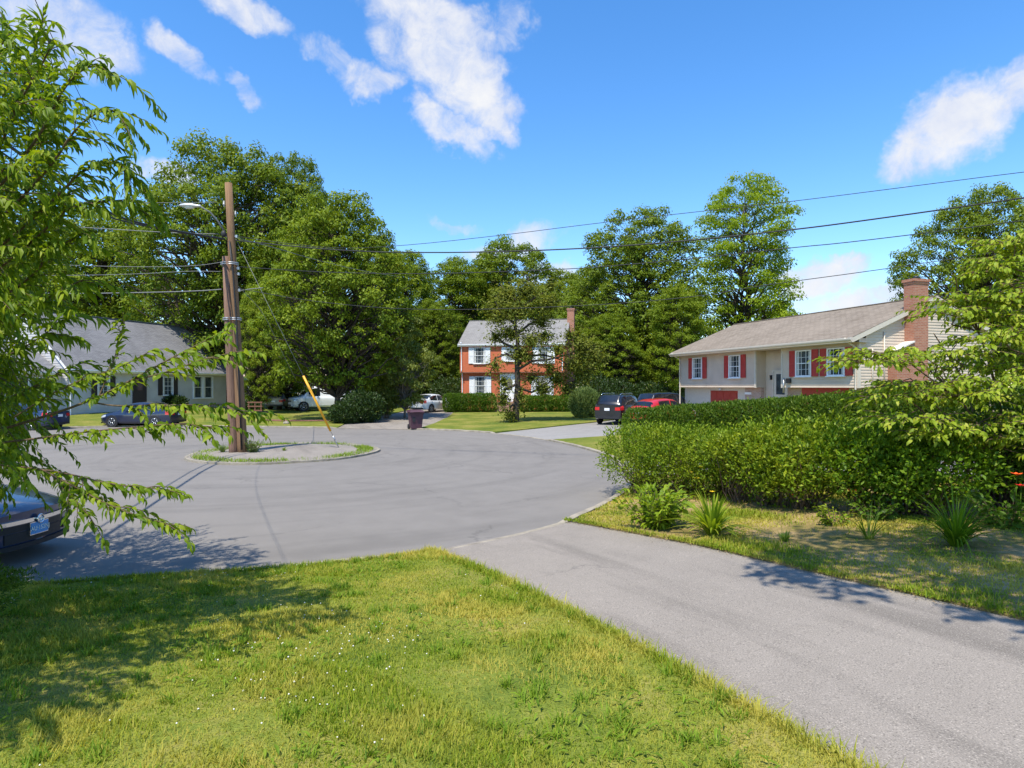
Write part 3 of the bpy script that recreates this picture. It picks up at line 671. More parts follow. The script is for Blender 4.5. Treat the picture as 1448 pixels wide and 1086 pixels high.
def gable_roof(root, x0, x1, D, ze, zr, ov, ovx, mat, yf=0, th=.16, trim='white', name='roof', yr=None):
    """ridge along x, slopes to the front (y=yf) and the back (y=D)"""
    yr = (yf+D)/2 if yr is None else yr; sl = (zr-ze)/(yr-yf); r = MB(); a, b = x0-ovx, x1+ovx
    nx = max(2, int((b-a)/.8)); rng = random.Random(3)
    for (y0, s) in ((yf, -1), (D, 1)):
        k = 10; sl2 = (zr-ze)/abs(yr-y0); vs = []; 
        for j in range(k+1):
            yy = (y0+s*ov)*(1-j/k)+yr*j/k; zz = zr-sl2*abs(yr-yy)+th
            for i in range(nx+1): vs.append((a+(b-a)*i/nx, yy, zz+(rng.uniform(-.012, .012) if 0 < j < k and 0 < i < nx else 0)))
        r.add(vs, [(j*(nx+1)+i, j*(nx+1)+i+1, (j+1)*(nx+1)+i+1, (j+1)*(nx+1)+i) for j in range(k) for i in range(nx)], True)
    r.box(a, b, yr-.12, yr+.12, zr+th-.02, zr+th+.022)
    ro = r.build(name, M[mat], root)
    t = MB()
    for (y0, s) in ((yf, -1), (D, 1)):
        sl2 = (zr-ze)/abs(yr-y0); ye = y0+s*ov; z_e = zr-sl2*abs(yr-ye)
        t.hexa([(a, ye, z_e-.06), (b, ye, z_e-.06), (b, ye-s*.03, z_e-.06), (a, ye-s*.03, z_e-.06)], [(a, ye, z_e+th-.005), (b, ye, z_e+th-.005), (b, ye-s*.03, z_e+th-.005), (a, ye-s*.03, z_e+th-.005)])
        t.quad((a, ye-s*.031, z_e-.055), (b, ye-s*.031, z_e-.055), (b, y0+s*.0, z_e-.055), (a, y0+s*.0, z_e-.055))
        for xx, dx in ((a, .035), (b, -.035)):
            t.hexa([(xx, ye-s*.031, z_e-.06), (xx+dx, ye-s*.031, z_e-.06), (xx+dx, yr, zr-.06), (xx, yr, zr-.06)], [(xx, ye-s*.031, z_e+th-.012), (xx+dx, ye-s*.031, z_e+th-.012), (xx+dx, yr, zr+th-.012), (xx, yr, zr+th-.012)])
            # soffit under the rake
        for xa, xb in ((a+.036, x0), (x1, b-.036)):
            t.quad((xa, ye-s*.04, z_e-.05), (xb, ye-s*.04, z_e-.05), (xb, yr, zr-.05), (xa, yr, zr-.05))
    t.build('fascia', M[trim], ro)
    g = MB(); sl2 = (zr-ze)/abs(yr-yf); ye = yf-ov; z_e = zr-sl2*abs(yr-ye)
    n = 8; prof = [(ye-.005-.11*math.sin(math.pi*.5*k/4), z_e+.09-.11+.11*(1-math.cos(math.pi*.5*k/4))-.0) for k in range(5)]
    vs = []; 
    for xx in (a+.02, b-.02):
        for (yy, zz) in prof: vs.append((xx, yy, zz))
        vs.append((xx, ye-.115, z_e+.105)); vs.append((xx, ye-.095, z_e+.105))
    m_ = len(prof)+2; g.add(vs, [(k, k+1, m_+k+1, m_+k) for k in range(m_-1)]+[tuple(range(m_)), tuple(range(m_, 2*m_))[::-1]])
    g.build('gutter', M[trim], ro); return ro
def downspout(root, x, y, z0, z1, ov, mat='white'):
    d = MB(); d.tube([(x, y-ov-.06, z1), (x, y-ov-.06, z1-.1), (x, y-.07, z1-.42), (x, y-.07, z0+.2), (x, y-.18, z0+.05)], .042, 8); d.build('downspout', M[mat], root)
def chimney(root, x0, x1, y0, y1, z0, z1, mat='brick', cap=.06):
    c = MB(); c.box(x0, x1, y0, y1, z0, z1-.22); c.box(x0-cap*.5, x1+cap*.5, y0-cap*.5, y1+cap*.5, z1-.219, z1-.12); c.box(x0-cap, x1+cap, y0-cap, y1+cap, z1-.119, z1)
    ch = c.build('chimney', M[mat], root)
    f = MB(); f.box(x0+.06, x1-.06, y0+.06, y1-.06, z1+.002, z1+.05); f.disc(((x0+x1)/2, (y0+y1)/2, z1+.05), (0, 0, 1), .12, 14, .11, .12); f.build('flue_cap', M['blackplastic'], ch)
    return ch

# --- tan split-level on the right
RH = thing('house', 'long tan split-level house with red shutters and a tall brick chimney', 'house', (11.53, 41.54, .3), math.atan2(-.948, .318))
L, D, Z1, ZE, ZR = 14.1, 8.3, 2.13, 4.62, 6.29
oh = -.38       # the upper storey hangs out over the lower one
RX0, RX1 = 7.33, 9.31
def f(mb):
    clap(mb, 0, RX0, Z1, ZE-.25, oh, .135); clap(mb, RX1, L, Z1, ZE-.25, oh, .135)
    clap(mb, oh+.001, .3, Z1-.0, ZE-.25, RX0, .135, 1, 'y'); clap(mb, oh+.001, .3, Z1, ZE-.25, RX1, .135, -1, 'y')
    clap(mb, RX0, RX1, 0, ZE-.3, .3, .135)
    sl = (ZR-ZE)/(D/2-0)
    top = lambda z: (0+max(0, (z-ZE)/sl), D-max(0, (z-ZE)/sl)) if z > ZE else (0, D)
    clap(mb, 0, D, Z1, ZR-.02, L, .135, 1, 'y', top); clap(mb, oh, 0, Z1, ZE-.25, L, .135, 1, 'y'); clap(mb, oh, 0, Z1, ZE-.25, 0, .135, -1, 'y'); clap(mb, 0, D, Z1, ZR-.02, 0, .135, -1, 'y', top)
    mb.quad((0, D, -1), (L, D, -1), (L, D, ZE), (0, D, ZE))
    mb.quad((0, oh, Z1-.003), (RX0, oh, Z1-.003), (RX0, 0.0, Z1-.003), (0, 0.0, Z1-.003)); mb.quad((RX1, oh, Z1-.003), (L, oh, Z1-.003), (L, 0.0, Z1-.003), (RX1, 0.0, Z1-.003))
put(RH, 'wall', M['cream'], f)
def f(mb):
    mb.box(0.02, 2.75, 0, .2, -.8, Z1-.004); mb.box(5.35, 6.0, 0, .2, -.8, Z1-.004); mb.box(2.75, 5.35, 0, .2, 1.93, Z1-.004)
put(RH, 'lower_wall', M['creamtrim'], f, label='plain tan lower wall round the garage door')
for q in ((6.0, RX0-.02, -.02, .2, -.8, Z1-.004), (RX1+.02, 10.3, 0, .2, -.8, Z1-.004), (.02, .2, .21, D, -.8, Z1-.004)): put(RH, 'brick_base', M['brickwash'], lambda mb: mb.box(*q))
put(RH, 'brick_base', M['brickwash'], lambda mb: [mb.box(L-.2, L-.02, .2, D, -.8, Z1-.004), mb.box(10.3, L-.02, 0, .2, -.8, .95), mb.box(13.2, L-.02, 0, .2, .95, Z1-.004)])
put(RH, 'lower_panel', M['reddoor'], lambda mb: mb.box(10.3, 13.2, -.012, .15, .951, Z1-.005))
window(RH, 11.6, 1.15, 1.1, .45, -.013, 'creamtrim', None, rows=1, cols=3, curtain=False)
put(RH, 'entry_side_wall', M['cream'], lambda mb: mb.box(RX0-.15, RX0-.02, .2, .33, -.8, Z1-.004)); put(RH, 'entry_side_wall', M['cream'], lambda mb: mb.box(RX1+.02, RX1+.15, .2, .33, -.8, Z1-.004))
gd = MB(); gd.box(2.75, 5.35, .04, .09, -.2, 1.925)
for i in range(4):
    for j in range(4): gd.box(2.86+j*.62, 3.36+j*.62, .022, .04, -.02+i*.5, .36+i*.5)
gd.build('garage_door', M['reddoor'], RH)
for a, b in ((-.03, .09), (RX0-.09, RX0+.028), (RX1-.028, RX1+.09), (L-.09, L+.035)): put(RH, 'corner_board', M['creamtrim'], lambda mb: mb.box(a, b, oh-.035, oh+.05, Z1-.02, ZE-.22))
for xx in (2.02, 5.62, 10.85, 12.85): window(RH, xx, 2.74, .92, 1.2, oh-.02, 'white', 'redpaint', .40, 2, 3)
gable_roof(RH, 0, L, D, ZE, ZR, 1.0, .22, 'rooftan', 0, .17, 'creamtrim')
downspout(RH, L-.14, oh, 0.2, ZE-.25, .62, 'creamtrim'); downspout(RH, .12, oh, 0.2, ZE-.25, .62, 'creamtrim')
# entry door in the recess
dr = MB(); dr.box(RX0+.75, RX1-.25, .2, .27, .95, 3.0); dr.box(RX0+.68, RX0+.75, .16, .275, .95, 3.07); dr.box(RX1-.25, RX1-.18, .16, .275, .95, 3.07); dr.box(RX0+.75, RX1-.25, .16, .275, 3.001, 3.07)
do = dr.build('door', M['creamtrim'], RH)
put(RH, 'pane', M['pane'], lambda mb: mb.box(RX0+.93, RX1-.43, .185, .2, 1.75, 2.85), do)
put(RH, 'handle', M['blackplastic'], lambda mb: mb.ball((RX1-.36, .17, 1.6), .04, 8, 6), do)
put(RH, 'stoop', M['step'], lambda mb: [mb.box(RX0+.02, RX1-.02, .0-.35*k, .26 if k == 0 else .0-.35*(k-1)-.002, -.6, .93-.19*k) for k in range(5)])
for q in ((RX0+.45, RX0+.57, .16, .275, 2.55, 2.8), (RX1-.6, RX1-.48, .15, .275, 3.3, 3.55)): put(RH, 'porch_light', M['blackplastic'], lambda mb: mb.hexa([(q[0]+.02, q[2]+.02, q[4]), (q[1]-.02, q[2]+.02, q[4]), (q[1]-.02, q[3], q[4]), (q[0]+.02, q[3], q[4])], [(q[0], q[2], q[5]), (q[1], q[2], q[5]), (q[1], q[3], q[5]), (q[0], q[3], q[5])]))
put(RH, 'meter_box', M['blackplastic'], lambda mb: mb.box(9.75, 10.0, oh-.14, oh-.025, 2.35, 2.6)); put(RH, 'vent_pipe', M['steel'], lambda mb: mb.tube([(9.52, oh-.07, 1.85), (9.52, oh-.07, 2.6)], .05, 8))
put(RH, 'flood_light', M['clearlens'], lambda mb: mb.ball((3.95, oh+.2, Z1-.1), (.09, .09, .1), 10, 6))
put(RH, 'house_number', M['white'], lambda mb: mb.box(6.02, 6.55, -.055, -.025, 1.72, 1.85))
for y, z in ((1.05, 4.7), (.35, 3.9)): put(RH, 'conduit', M['creamtrim'], lambda mb: mb.tube([(L+.05, y, Z1-.3), (L+.05, y, z)], .03, 6))
ch = chimney(RH, L-.02, L+.5, 2.32, 3.2, -.8, 7.12)
put(RH, 'shoulder', M['brick'], lambda mb: mb.hexa([(L-.02, 1.3, -.8), (L+.5, 1.3, -.8), (L+.5, 2.317, -.8), (L-.02, 2.317, -.8)], [(L-.02, 1.3, 3.8), (L+.5, 1.3, 3.8), (L+.5, 2.317, 4.2), (L-.02, 2.317, 4.2)]), ch)
put(RH, 'shoulder_cap', M['stone'], lambda mb: mb.hexa([(L-.02, 1.22, 3.775), (L+.56, 1.22, 3.775), (L+.56, 2.315, 4.206), (L-.02, 2.315, 4.206)], [(L-.02, 1.22, 3.84), (L+.56, 1.22, 3.84), (L+.56, 2.315, 4.27), (L-.02, 2.315, 4.27)]), ch)

# --- red brick garrison house in the middle
BH = thing('house', 'two-storey red brick house with white shutters and overhanging upper floor behind the scraggly tree', 'house', (-4.54, 55.6, .4), R(-9.8))
L, D, Z2, ZE, ZR = 9.2, 8.0, 3.35, 5.95, 8.2
put(BH, 'wall', M['brickpaint'], lambda mb: [mb.box(0, L, 0, D, -.6, Z2), mb.box(-.03, L+.03, -.32, D+.01, Z2+.002, ZE-.15), mb.add([(-.02, .02, ZE+.02), (-.02, D-.02, ZE+.02), (-.02, D/2, ZR), (L+.02, .02, ZE+.02), (L+.02, D-.02, ZE+.02), (L+.02, D/2, ZR)], [(0, 1, 2), (3, 5, 4)])])
put(BH, 'band', M['rail'], lambda mb: mb.box(-.04, L+.04, -.34, -.25, Z2-.09, Z2))
gable_roof(BH, 0, L, D, ZE, ZR, .5, .2, 'roofgray', 0, .15, 'white')
for xx in (1.75, 7.45): window(BH, xx, 4.15, .95, 1.3, -.325, 'white', 'white', .42, 2, 3)
window(BH, 4.6, 4.35, .85, 1.1, -.325, 'white', 'white', .36, 2, 3)
for xx in (1.75, 7.3): window(BH, xx, 1.35, .98, 1.55, -.005, 'white', 'white', .42, 2, 3)
dr = MB(); dr.box(3.85, 4.8, -.06, .02, .75, 2.85); dr.box(3.55, 3.84, -.09, .02, .75, 3.15); dr.box(4.81, 5.1, -.09, .02, .75, 3.15); dr.box(3.55, 5.1, -.1, .02, 2.86, 3.2); dr.box(3.98, 4.67, -.075, -.06, .9, 1.6)
do = dr.build('door', M['white'], BH); put(BH, 'pane', M['pane'], lambda mb: mb.box(4.0, 4.65, -.075, -.058, 1.75, 2.7), do); put(BH, 'handle', M['steel'], lambda mb: mb.ball((4.72, -.1, 1.6), .04, 8, 6), do)
put(BH, 'front_steps', M['step'], lambda mb: [mb.box(3.5, 5.15, -.9-.32*k, -.07 if k == 0 else -.9-.32*(k-1)-.002, -.4, .72-.17*k) for k in range(5)])
for xx in (3.55, 5.1):
    def f(mb):
        mb.tube([(xx, -.15, 1.6), (xx, -.9, 1.6), (xx, -2.2, .85)], .03, 6)
        for (yy, z0, z1) in ((-.9, .7, 1.6), (-1.55, .35, 1.23), (-2.2, -.1, .86)): mb.tube([(xx, yy, z0), (xx, yy, z1)], .025, 6)
    put(BH, 'handrail', M['rail'], f)
downspout(BH, .12, -.32, Z2, ZE+.05, .22); downspout(BH, .12, 0.0, 0.1, Z2+.05, .12); downspout(BH, L-.12, -.32, Z2, ZE+.05, .22)
chimney(BH, L+.001, L+.62, 3.3, 4.5, -.6, 9.25)

# --- grey cape on the left with a lower wing
GH = thing('house', 'grey cape house with steep slate roof and low wing behind the leafy branches', 'house', (-30, 42, .78), math.atan2(.956, .294))
L, D, ZE, ZR = 14.6, 8.2, 3.05, 6.95
def f(mb):
    clap(mb, 0, L, -.3, ZE+.02, 0, .17)
    sl = (ZR-ZE)/(D/2); top = lambda z: (max(0, (z-ZE)/sl), D-max(0, (z-ZE)/sl)) if z > ZE else (0, D)
    clap(mb, 0, D, -.3, ZR-.02, L, .17, 1, 'y', top); clap(mb, 0, D, -.3, ZR-.02, 0, .17, -1, 'y', top)
    mb.quad((0, D, -.3), (L, D, -.3), (L, D, ZE), (0, D, ZE))
put(GH, 'wall', M['grayside'], f)
put(GH, 'foundation', M['stone'], lambda mb: mb.box(.02, L-.02, .03, D-.02, -1.2, -.302))
gable_roof(GH, 0, L, D, ZE, ZR, .35, .25, 'roofdark', 0, .15, 'white')
for xx, ww in ((2.6, .85), (8.2, .9)): window(GH, xx, 1.05, ww, 1.35, -.024, 'white', 'blackpaint', .42, 2, 2)
for xx in (11.3, 12.45): window(GH, xx, .75, .95, 1.75, -.024, 'white', None, rows=1, cols=1)
dr = MB(); dr.box(5.1, 6.05, -.07, .0, .1, 2.3); dr.box(4.98, 5.1, -.1, 0, .1, 2.42); dr.box(6.05, 6.17, -.1, 0, .1, 2.42); dr.box(5.1, 6.05, -.1, 0, 2.3, 2.42)
do = dr.build('door', M['blackpaint'], GH); put(GH, 'pane', M['pane'], lambda mb: mb.box(5.35, 5.8, -.085, -.07, 1.4, 2.15), do)
put(GH, 'front_steps', M['kerb'], lambda mb: [mb.box(4.9, 6.25, -1.0-.3*k, -.03 if k == 0 else -1.0-.3*(k-1)-.002, -.9, .08-.17*k) for k in range(4)])
downspout(GH, .15, 0, -.4, ZE+.1, .35)
wx0 = -6.2
def f(mb):
    clap(mb, wx0, -.01, -.3, 2.75, .55, .17); sl = (4.55-2.75)/2.9; top = lambda z: (.55+max(0, (z-2.75)/sl), 6.35-max(0, (z-2.75)/sl)) if z > 2.75 else (.55, 6.35)
    clap(mb, .55, 6.35, -.3, 4.5, wx0, .17, -1, 'y', top)
wg = put(GH, 'wing_wall', M['tanside'], f, label='tan clapboard wall of the low side wing')
gable_roof(GH, wx0, -.27, 6.35, 2.75, 4.55, .35, .0, 'roofdark', .55, .14, 'white', 'wing_roof', 3.45)
window(GH, -1.7, 1.0, .95, 1.25, .53, 'white', 'blackpaint', .42, 1, 1); window(GH, -4.6, 1.0, .9, 1.25, .53, 'white', 'blackpaint', .42, 1, 1)

# --- low building with blue fascia far behind the trees on the left
FB = thing('house', 'low ranch house with a pale tan roof and bright blue fascia far behind the trees', 'house', (-34.5, 78, 1.0), R(8))
L, D = 14, 8
put(FB, 'wall', M['grayside'], lambda mb: mb.box(0, L, 0, D, -.8, 2.55))
ro = gable_roof(FB, 0, L, D, 2.6, 4.6, .6, .3, 'rooftan2', 0, .3, 'bluetrim')
for xx in (2.2, 5.2, 8.2, 11.2): window(FB, xx, 1.0, 1.5, 1.0, -.01, 'white', None, rows=1, cols=2)
# --- neighbour's roof glimpsed left of the cape wing
TB_ = thing('house', 'tan house with a pale brown roof glimpsed past the grey wing at far left', 'house', (-52, 62, .9), R(40))
put(TB_, 'wall', M['tanside'], lambda mb: mb.box(0, 12, 0, 8, -.8, 2.9)); gable_roof(TB_, 0, 12, 8, 2.9, 5.6, .4, .3, 'rooftan2', 0, .15, 'white')
for xx in (2.5, 6, 9.5): window(TB_, xx, 1.0, 1.0, 1.3, -.01, 'white', None, rows=1, cols=2)
# ------------------------------------------------------------------ trees
def limb(rng, a, b, n=5, wob=.06, sag=0):
    a, b = np.asarray(a, float), np.asarray(b, float); L = np.linalg.norm(b-a); pts = []
    for i in range(n+1):
        t = i/n; p = a+(b-a)*t
        if 0 < i < n: p = p+rng.normal(size=3)*wob*L*math.sin(math.pi*t)
        p[2] += sag*L*math.sin(math.pi*t); pts.append(p)
    return pts
ENV = {
 'round': lambda u: np.clip(np.sin(np.pi*np.clip(u*.90+.07, 0, 1)**.9), 0, 1)**.5,
 'wide': lambda u: np.clip(np.sin(np.pi*np.clip(u*.9+.07, 0, 1)**.9), 0, 1)**.55,
 'tall': lambda u: np.clip(np.sin(np.pi*np.clip(u*.92+.06, 0, 1)**.85), 0, 1)**.48,
 'spire': lambda u: np.clip((1-u)**.75*.95+.07, 0, 1)*np.clip(u*9+.25, 0, 1),
}
def tree_meshes(seed, ht, base, Rr, env, ncl, nl, cr, leaf, leafmat_, barkmat, tr=.34, fork=.35, flat=.62, lean=(0, 0), shell=.5, leafw=.62, droop=0):
    """returns (trunk mesh, crown mesh) with the foot at the origin"""
    rng = np.random.default_rng(seed); e = ENV[env]
    # clumps through the crown's volume, more of them near its surface
    u = rng.beta(1.25, 1.15, ncl*3); ang = rng.uniform(0, 2*np.pi, ncl*3)
    lob = 1+.20*np.sin(2*ang+rng.uniform(0, 6))+.14*np.sin(3*ang+5*u+rng.uniform(0, 6))+.12*np.sin(9*u+rng.uniform(0, 6))
    rr = Rr*e(u)*lob*(shell+(1-shell)*rng.random(ncl*3)**.5)*np.where(rng.random(ncl*3) < .18, .45, 1)*np.where(rng.random(ncl*3) < .10, rng.uniform(1.06, 1.22, ncl*3), 1)
    C = np.stack([np.cos(ang)*rr+lean[0]*u, np.sin(ang)*rr+lean[1]*u, base+(ht-base)*u-cr*.4*(u > .8)], 1); keep = []
    for i in range(len(C)):
        if all(np.sum((C[i]-C[j])**2) > (cr*.84)**2 for j in keep): keep.append(i)
        if len(keep) >= ncl: break
    C = C[keep]; ncl = len(C); crs = cr*rng.uniform(.45, 1.3, ncl)
    # leaves
    k = np.repeat(np.arange(ncl), (nl*(crs/cr)**2).astype(int)); n = len(k); d = runit(rng, n)
    d[:, 2] = np.where(d[:, 2] < -.35, -d[:, 2]*.6, d[:, 2])
    P = C[k]+d*(crs[k]*rng.random(n)**.42)[:, None]*np.array([1, 1, flat]); P[:, 2] -= droop*np.hypot(P[:, 0]-C[k, 0], P[:, 1]-C[k, 1])
    nr = d*1.0+np.array([0, -.05, .45])+runit(rng, n)*.7
    V, Fc, r = leaves(T4, P, np.cross(nr, runit(rng, n)), nr, leaf*rng.uniform(.6, 1.35, n), leaf*leafw*rng.uniform(.7, 1.2, n), rng)
    r = np.clip(r*.75+.25*np.repeat(np.repeat(rng.random(ncl), (nl*(crs/cr)**2).astype(int)), 4), 0, 1)
    crown = mesh_np('crown', V, Fc, leafmat_, r)
    # wood
    mb = MB(); top = np.array([lean[0]*.75, lean[1]*.75, ht*.86]); path = limb(rng, (0, 0, -.3), top, 9, .018)
    rad = [tr*(1.35 if i == 0 else 1)*(1-(i/9)*.88) for i in range(10)]
    mb.tube(path, rad, 10)
    def on(z):
        for i in range(9):
            if path[i][2] <= z <= path[i+1][2]:
                t = (z-path[i][2])/(path[i+1][2]-path[i][2]); return path[i]*(1-t)+path[i+1]*t, rad[i]*(1-t)+rad[i+1]*t
        return path[-1], rad[-1]
    for i in range(ncl):
        z0 = max(base*.75, min(C[i, 2]-np.hypot(C[i, 0], C[i, 1])*rng.uniform(.35, .8), ht*.8)); p, r0 = on(z0)
        pts = limb(rng, p, C[i], 5, .05, .06); r1 = min(r0*.55, .035+.018*np.linalg.norm(C[i]-p))
        mb.tube(pts, [r1*(1-.82*j/5) for j in range(6)], 5, cap=False)
    return mb.mesh('trunk', barkmat), crown
def tree(name, meshes, label, x, y, s=(1, 1, 1), rz=0, cat='tree', group=None, sink=.0):
    t = thing(name, label, cat, (x, y, h(x, y)-sink), rz, group); t.scale = s if hasattr(s, '__len__') else (s, s, s)
    link('trunk', meshes[0], t); link('crown', meshes[1], t); return t
TM = {
 'maple': tree_meshes(1, 20, 2.6, 6.6, 'round', 430, 150, 1.05, .29, M['maple'], M['bark'], flat=.8, shell=.6),
 'maple2': tree_meshes(2, 20, 1.8, 6.2, 'tall', 430, 150, 1.05, .29, M['maple'], M['bark'], flat=.8, shell=.6),
 'oak': tree_meshes(3, 22, 4.0, 8.2, 'wide', 430, 150, 1.25, .31, M['oak'], M['bark'], .42, shell=.66, flat=.85),
 'oak2': tree_meshes(4, 22, 3.0, 7.0, 'tall', 430, 150, 1.15, .30, M['oak'], M['bark'], .40, shell=.64, flat=.85),
 'locust': tree_meshes(5, 24, 4.0, 6.6, 'round', 300, 150, 1.3, .29, M['locust'], M['bark'], .36, shell=.58, flat=.75),
 'spire': tree_meshes(6, 20, 2.5, 5.8, 'round', 300, 150, 1.05, .30, M['oak'], M['bark'], .3, flat=.8, shell=.62),
 'small': tree_meshes(7, 7.6, .8, 2.9, 'round', 120, 150, .72, .20, M['yellowgreen'], M['greybark'], .12),
 'wood': tree_meshes(8, 16, 1.2, 5.6, 'tall', 130, 130, 1.5, .5, M['maple'], M['bark'], .3),
}
G1 = 'big trees behind the grey house and the turning circle'; G2 = 'trees of the wood behind the brick house'
def TP(px, Y): return PX(px, Y), Y
def tpl(key, px, top, Y, lab, hw=None, rz=0, name='broadleaf_tree', group=None):
    """stand a copy of a tree so that it is as tall as it looks in the photo"""
    x, y = TP(px, Y); z0 = h(x, y); base_h = {'maple': 20.4, 'maple2': 20.4, 'oak': 22.3, 'oak2': 22.3, 'locust': 24.3, 'spire': 20.2, 'small': 7.8, 'wood': 16.3}[key]
    rad = {'maple': 7.3, 'maple2': 6.9, 'oak': 9.0, 'oak2': 7.8, 'locust': 7.3, 'spire': 5.6, 'small': 3.3, 'wood': 6.6}[key]
    sz = (PZ(top, Y)-z0)/base_h; sx = sz if hw is None else hw/F*Y/rad
    return tree(name, TM[key], lab, x, y, (sx, sx, sz), rz, group=group)
tpl('oak', 318, 196, 58, 'tallest dark oak-like tree, behind the utility pole and the grey house', 125, .4, group=G1)
tpl('oak2', 415, 215, 62, 'tall dark tree just right of the utility pole, second tallest of the left grove', 78, 2.1, group=G1)
tpl('maple', 150, 296, 66, 'wide tree standing behind the grey roof, left of the utility pole', 105, 1.2, group=G1)
tpl('maple2', 40, 330, 70, 'tree at far left behind the low grey wing, mostly hidden by near leaves', 90, 2.9, group=G1)
tpl('maple', 478, 268, 43, 'broad mid-green maple whose trunk stands behind the yellow guy guard', 95, .1, group=G1)
tpl('maple2', 395, 330, 55, 'dense maple filling the gap right behind the pole, above the parked cars', 62, 4.2, group=G1)
tpl('maple2', 365, 400, 49, 'small shaded tree with dark trunk beside the utility pole', 34, 5.2, group=G1)
tpl('small', 572, 438, 45, 'small yellow-green tree at the edge of the far driveway', 46, .7, 'small_tree')
tpl('maple', 572, 350, 72, 'tree with a pointed top rising just right of the left grove', 60, .9, group=G2)
tpl('maple2', 648, 362, 80, 'rounded tree directly above the left half of the brick house roof', 62, 3.3, group=G2)
tpl('maple2', 615, 420, 66, 'low dark tree close against the left end of the brick house', 42, 1.9, group=G2)
tpl('spire', 716, 338, 84, 'pointed dark tree rising above the middle of the brick house roof', 62, 2.4, 'pointed_tree', G2)
tpl('maple', 800, 380, 86, 'pale tree low on the skyline above the brick house chimney', 58, 4.4, group=G2)
tpl('maple', 690, 372, 88, 'far tree low on the skyline between the pointed tree and the rounded one', 50, 5.3, group=G2)
tpl('maple', 838, 372, 78, 'far tree filling the skyline between the brick chimney and the big dark tree', 46, 2.8, group=G2)
tpl('maple2', 528, 330, 60, 'rounded tree on the right shoulder of the left grove', 46, 3.9, group=G1)
tpl('maple', 765, 400, 74, 'tree with its crown just above the right end of the brick house roof', 48, .2, group=G2)
tpl('oak2', 902, 293, 66, 'big dark tree right of the brick house, above the parked cars', 92, .6, group=G2)
tpl('maple', 862, 440, 60, 'dark lower tree behind the feathery shrub right of the brick house', 50, 2.2, group=G2)
tpl('maple2', 955, 400, 58, 'dark tree behind the far end of the tan house', 50, 3.6, group=G2)
tpl('locust', 1052, 240, 68, 'tall airy bright green tree rising behind the tan house roof', 84, 1.1, 'airy_tree', G2)
tpl('oak', 1390, 262, 62, 'broad dark tree behind the brick chimney of the tan house', 90, 2.6)
tpl('oak2', 1500, 290, 58, 'dark tree at the right edge of the view behind the tan house', 90, 5.0)
tree('broadleaf_tree', tree_meshes(31, 10.2, 6.0, 1.9, 'round', 60, 130, .55, .16, M['maple'], M['bark'], .13, lean=(-2.3, 1.8)), 'tall tree just outside the right edge, its crown shading part of the verge', 4.6, 2.2)
# the far wood beyond, one mass
rng = np.random.default_rng(77); Vs = []
n = 46000; x = rng.uniform(-130, 120, n); y = 104+rng.normal(0, 6, n)+.0006*x*x; tp = 9.5+2.2*np.sin(x*.21)+1.6*np.sin(x*.53+1)+1.0*np.sin(x*1.3)
z = rng.random(n)**.75*tp; d = runit(rng, n); nr = d*.7+np.array([0, -.35, .7])
V, Fc, r = leaves(T4, np.stack([x, y, z+.4], 1), np.cross(nr, runit(rng, n)), nr, rng.uniform(.5, 1.2, n), rng.uniform(.4, .8, n), rng)
link('far_woodland', mesh_np('far_woodland', V, Fc, M['oak'], r), kind='stuff')

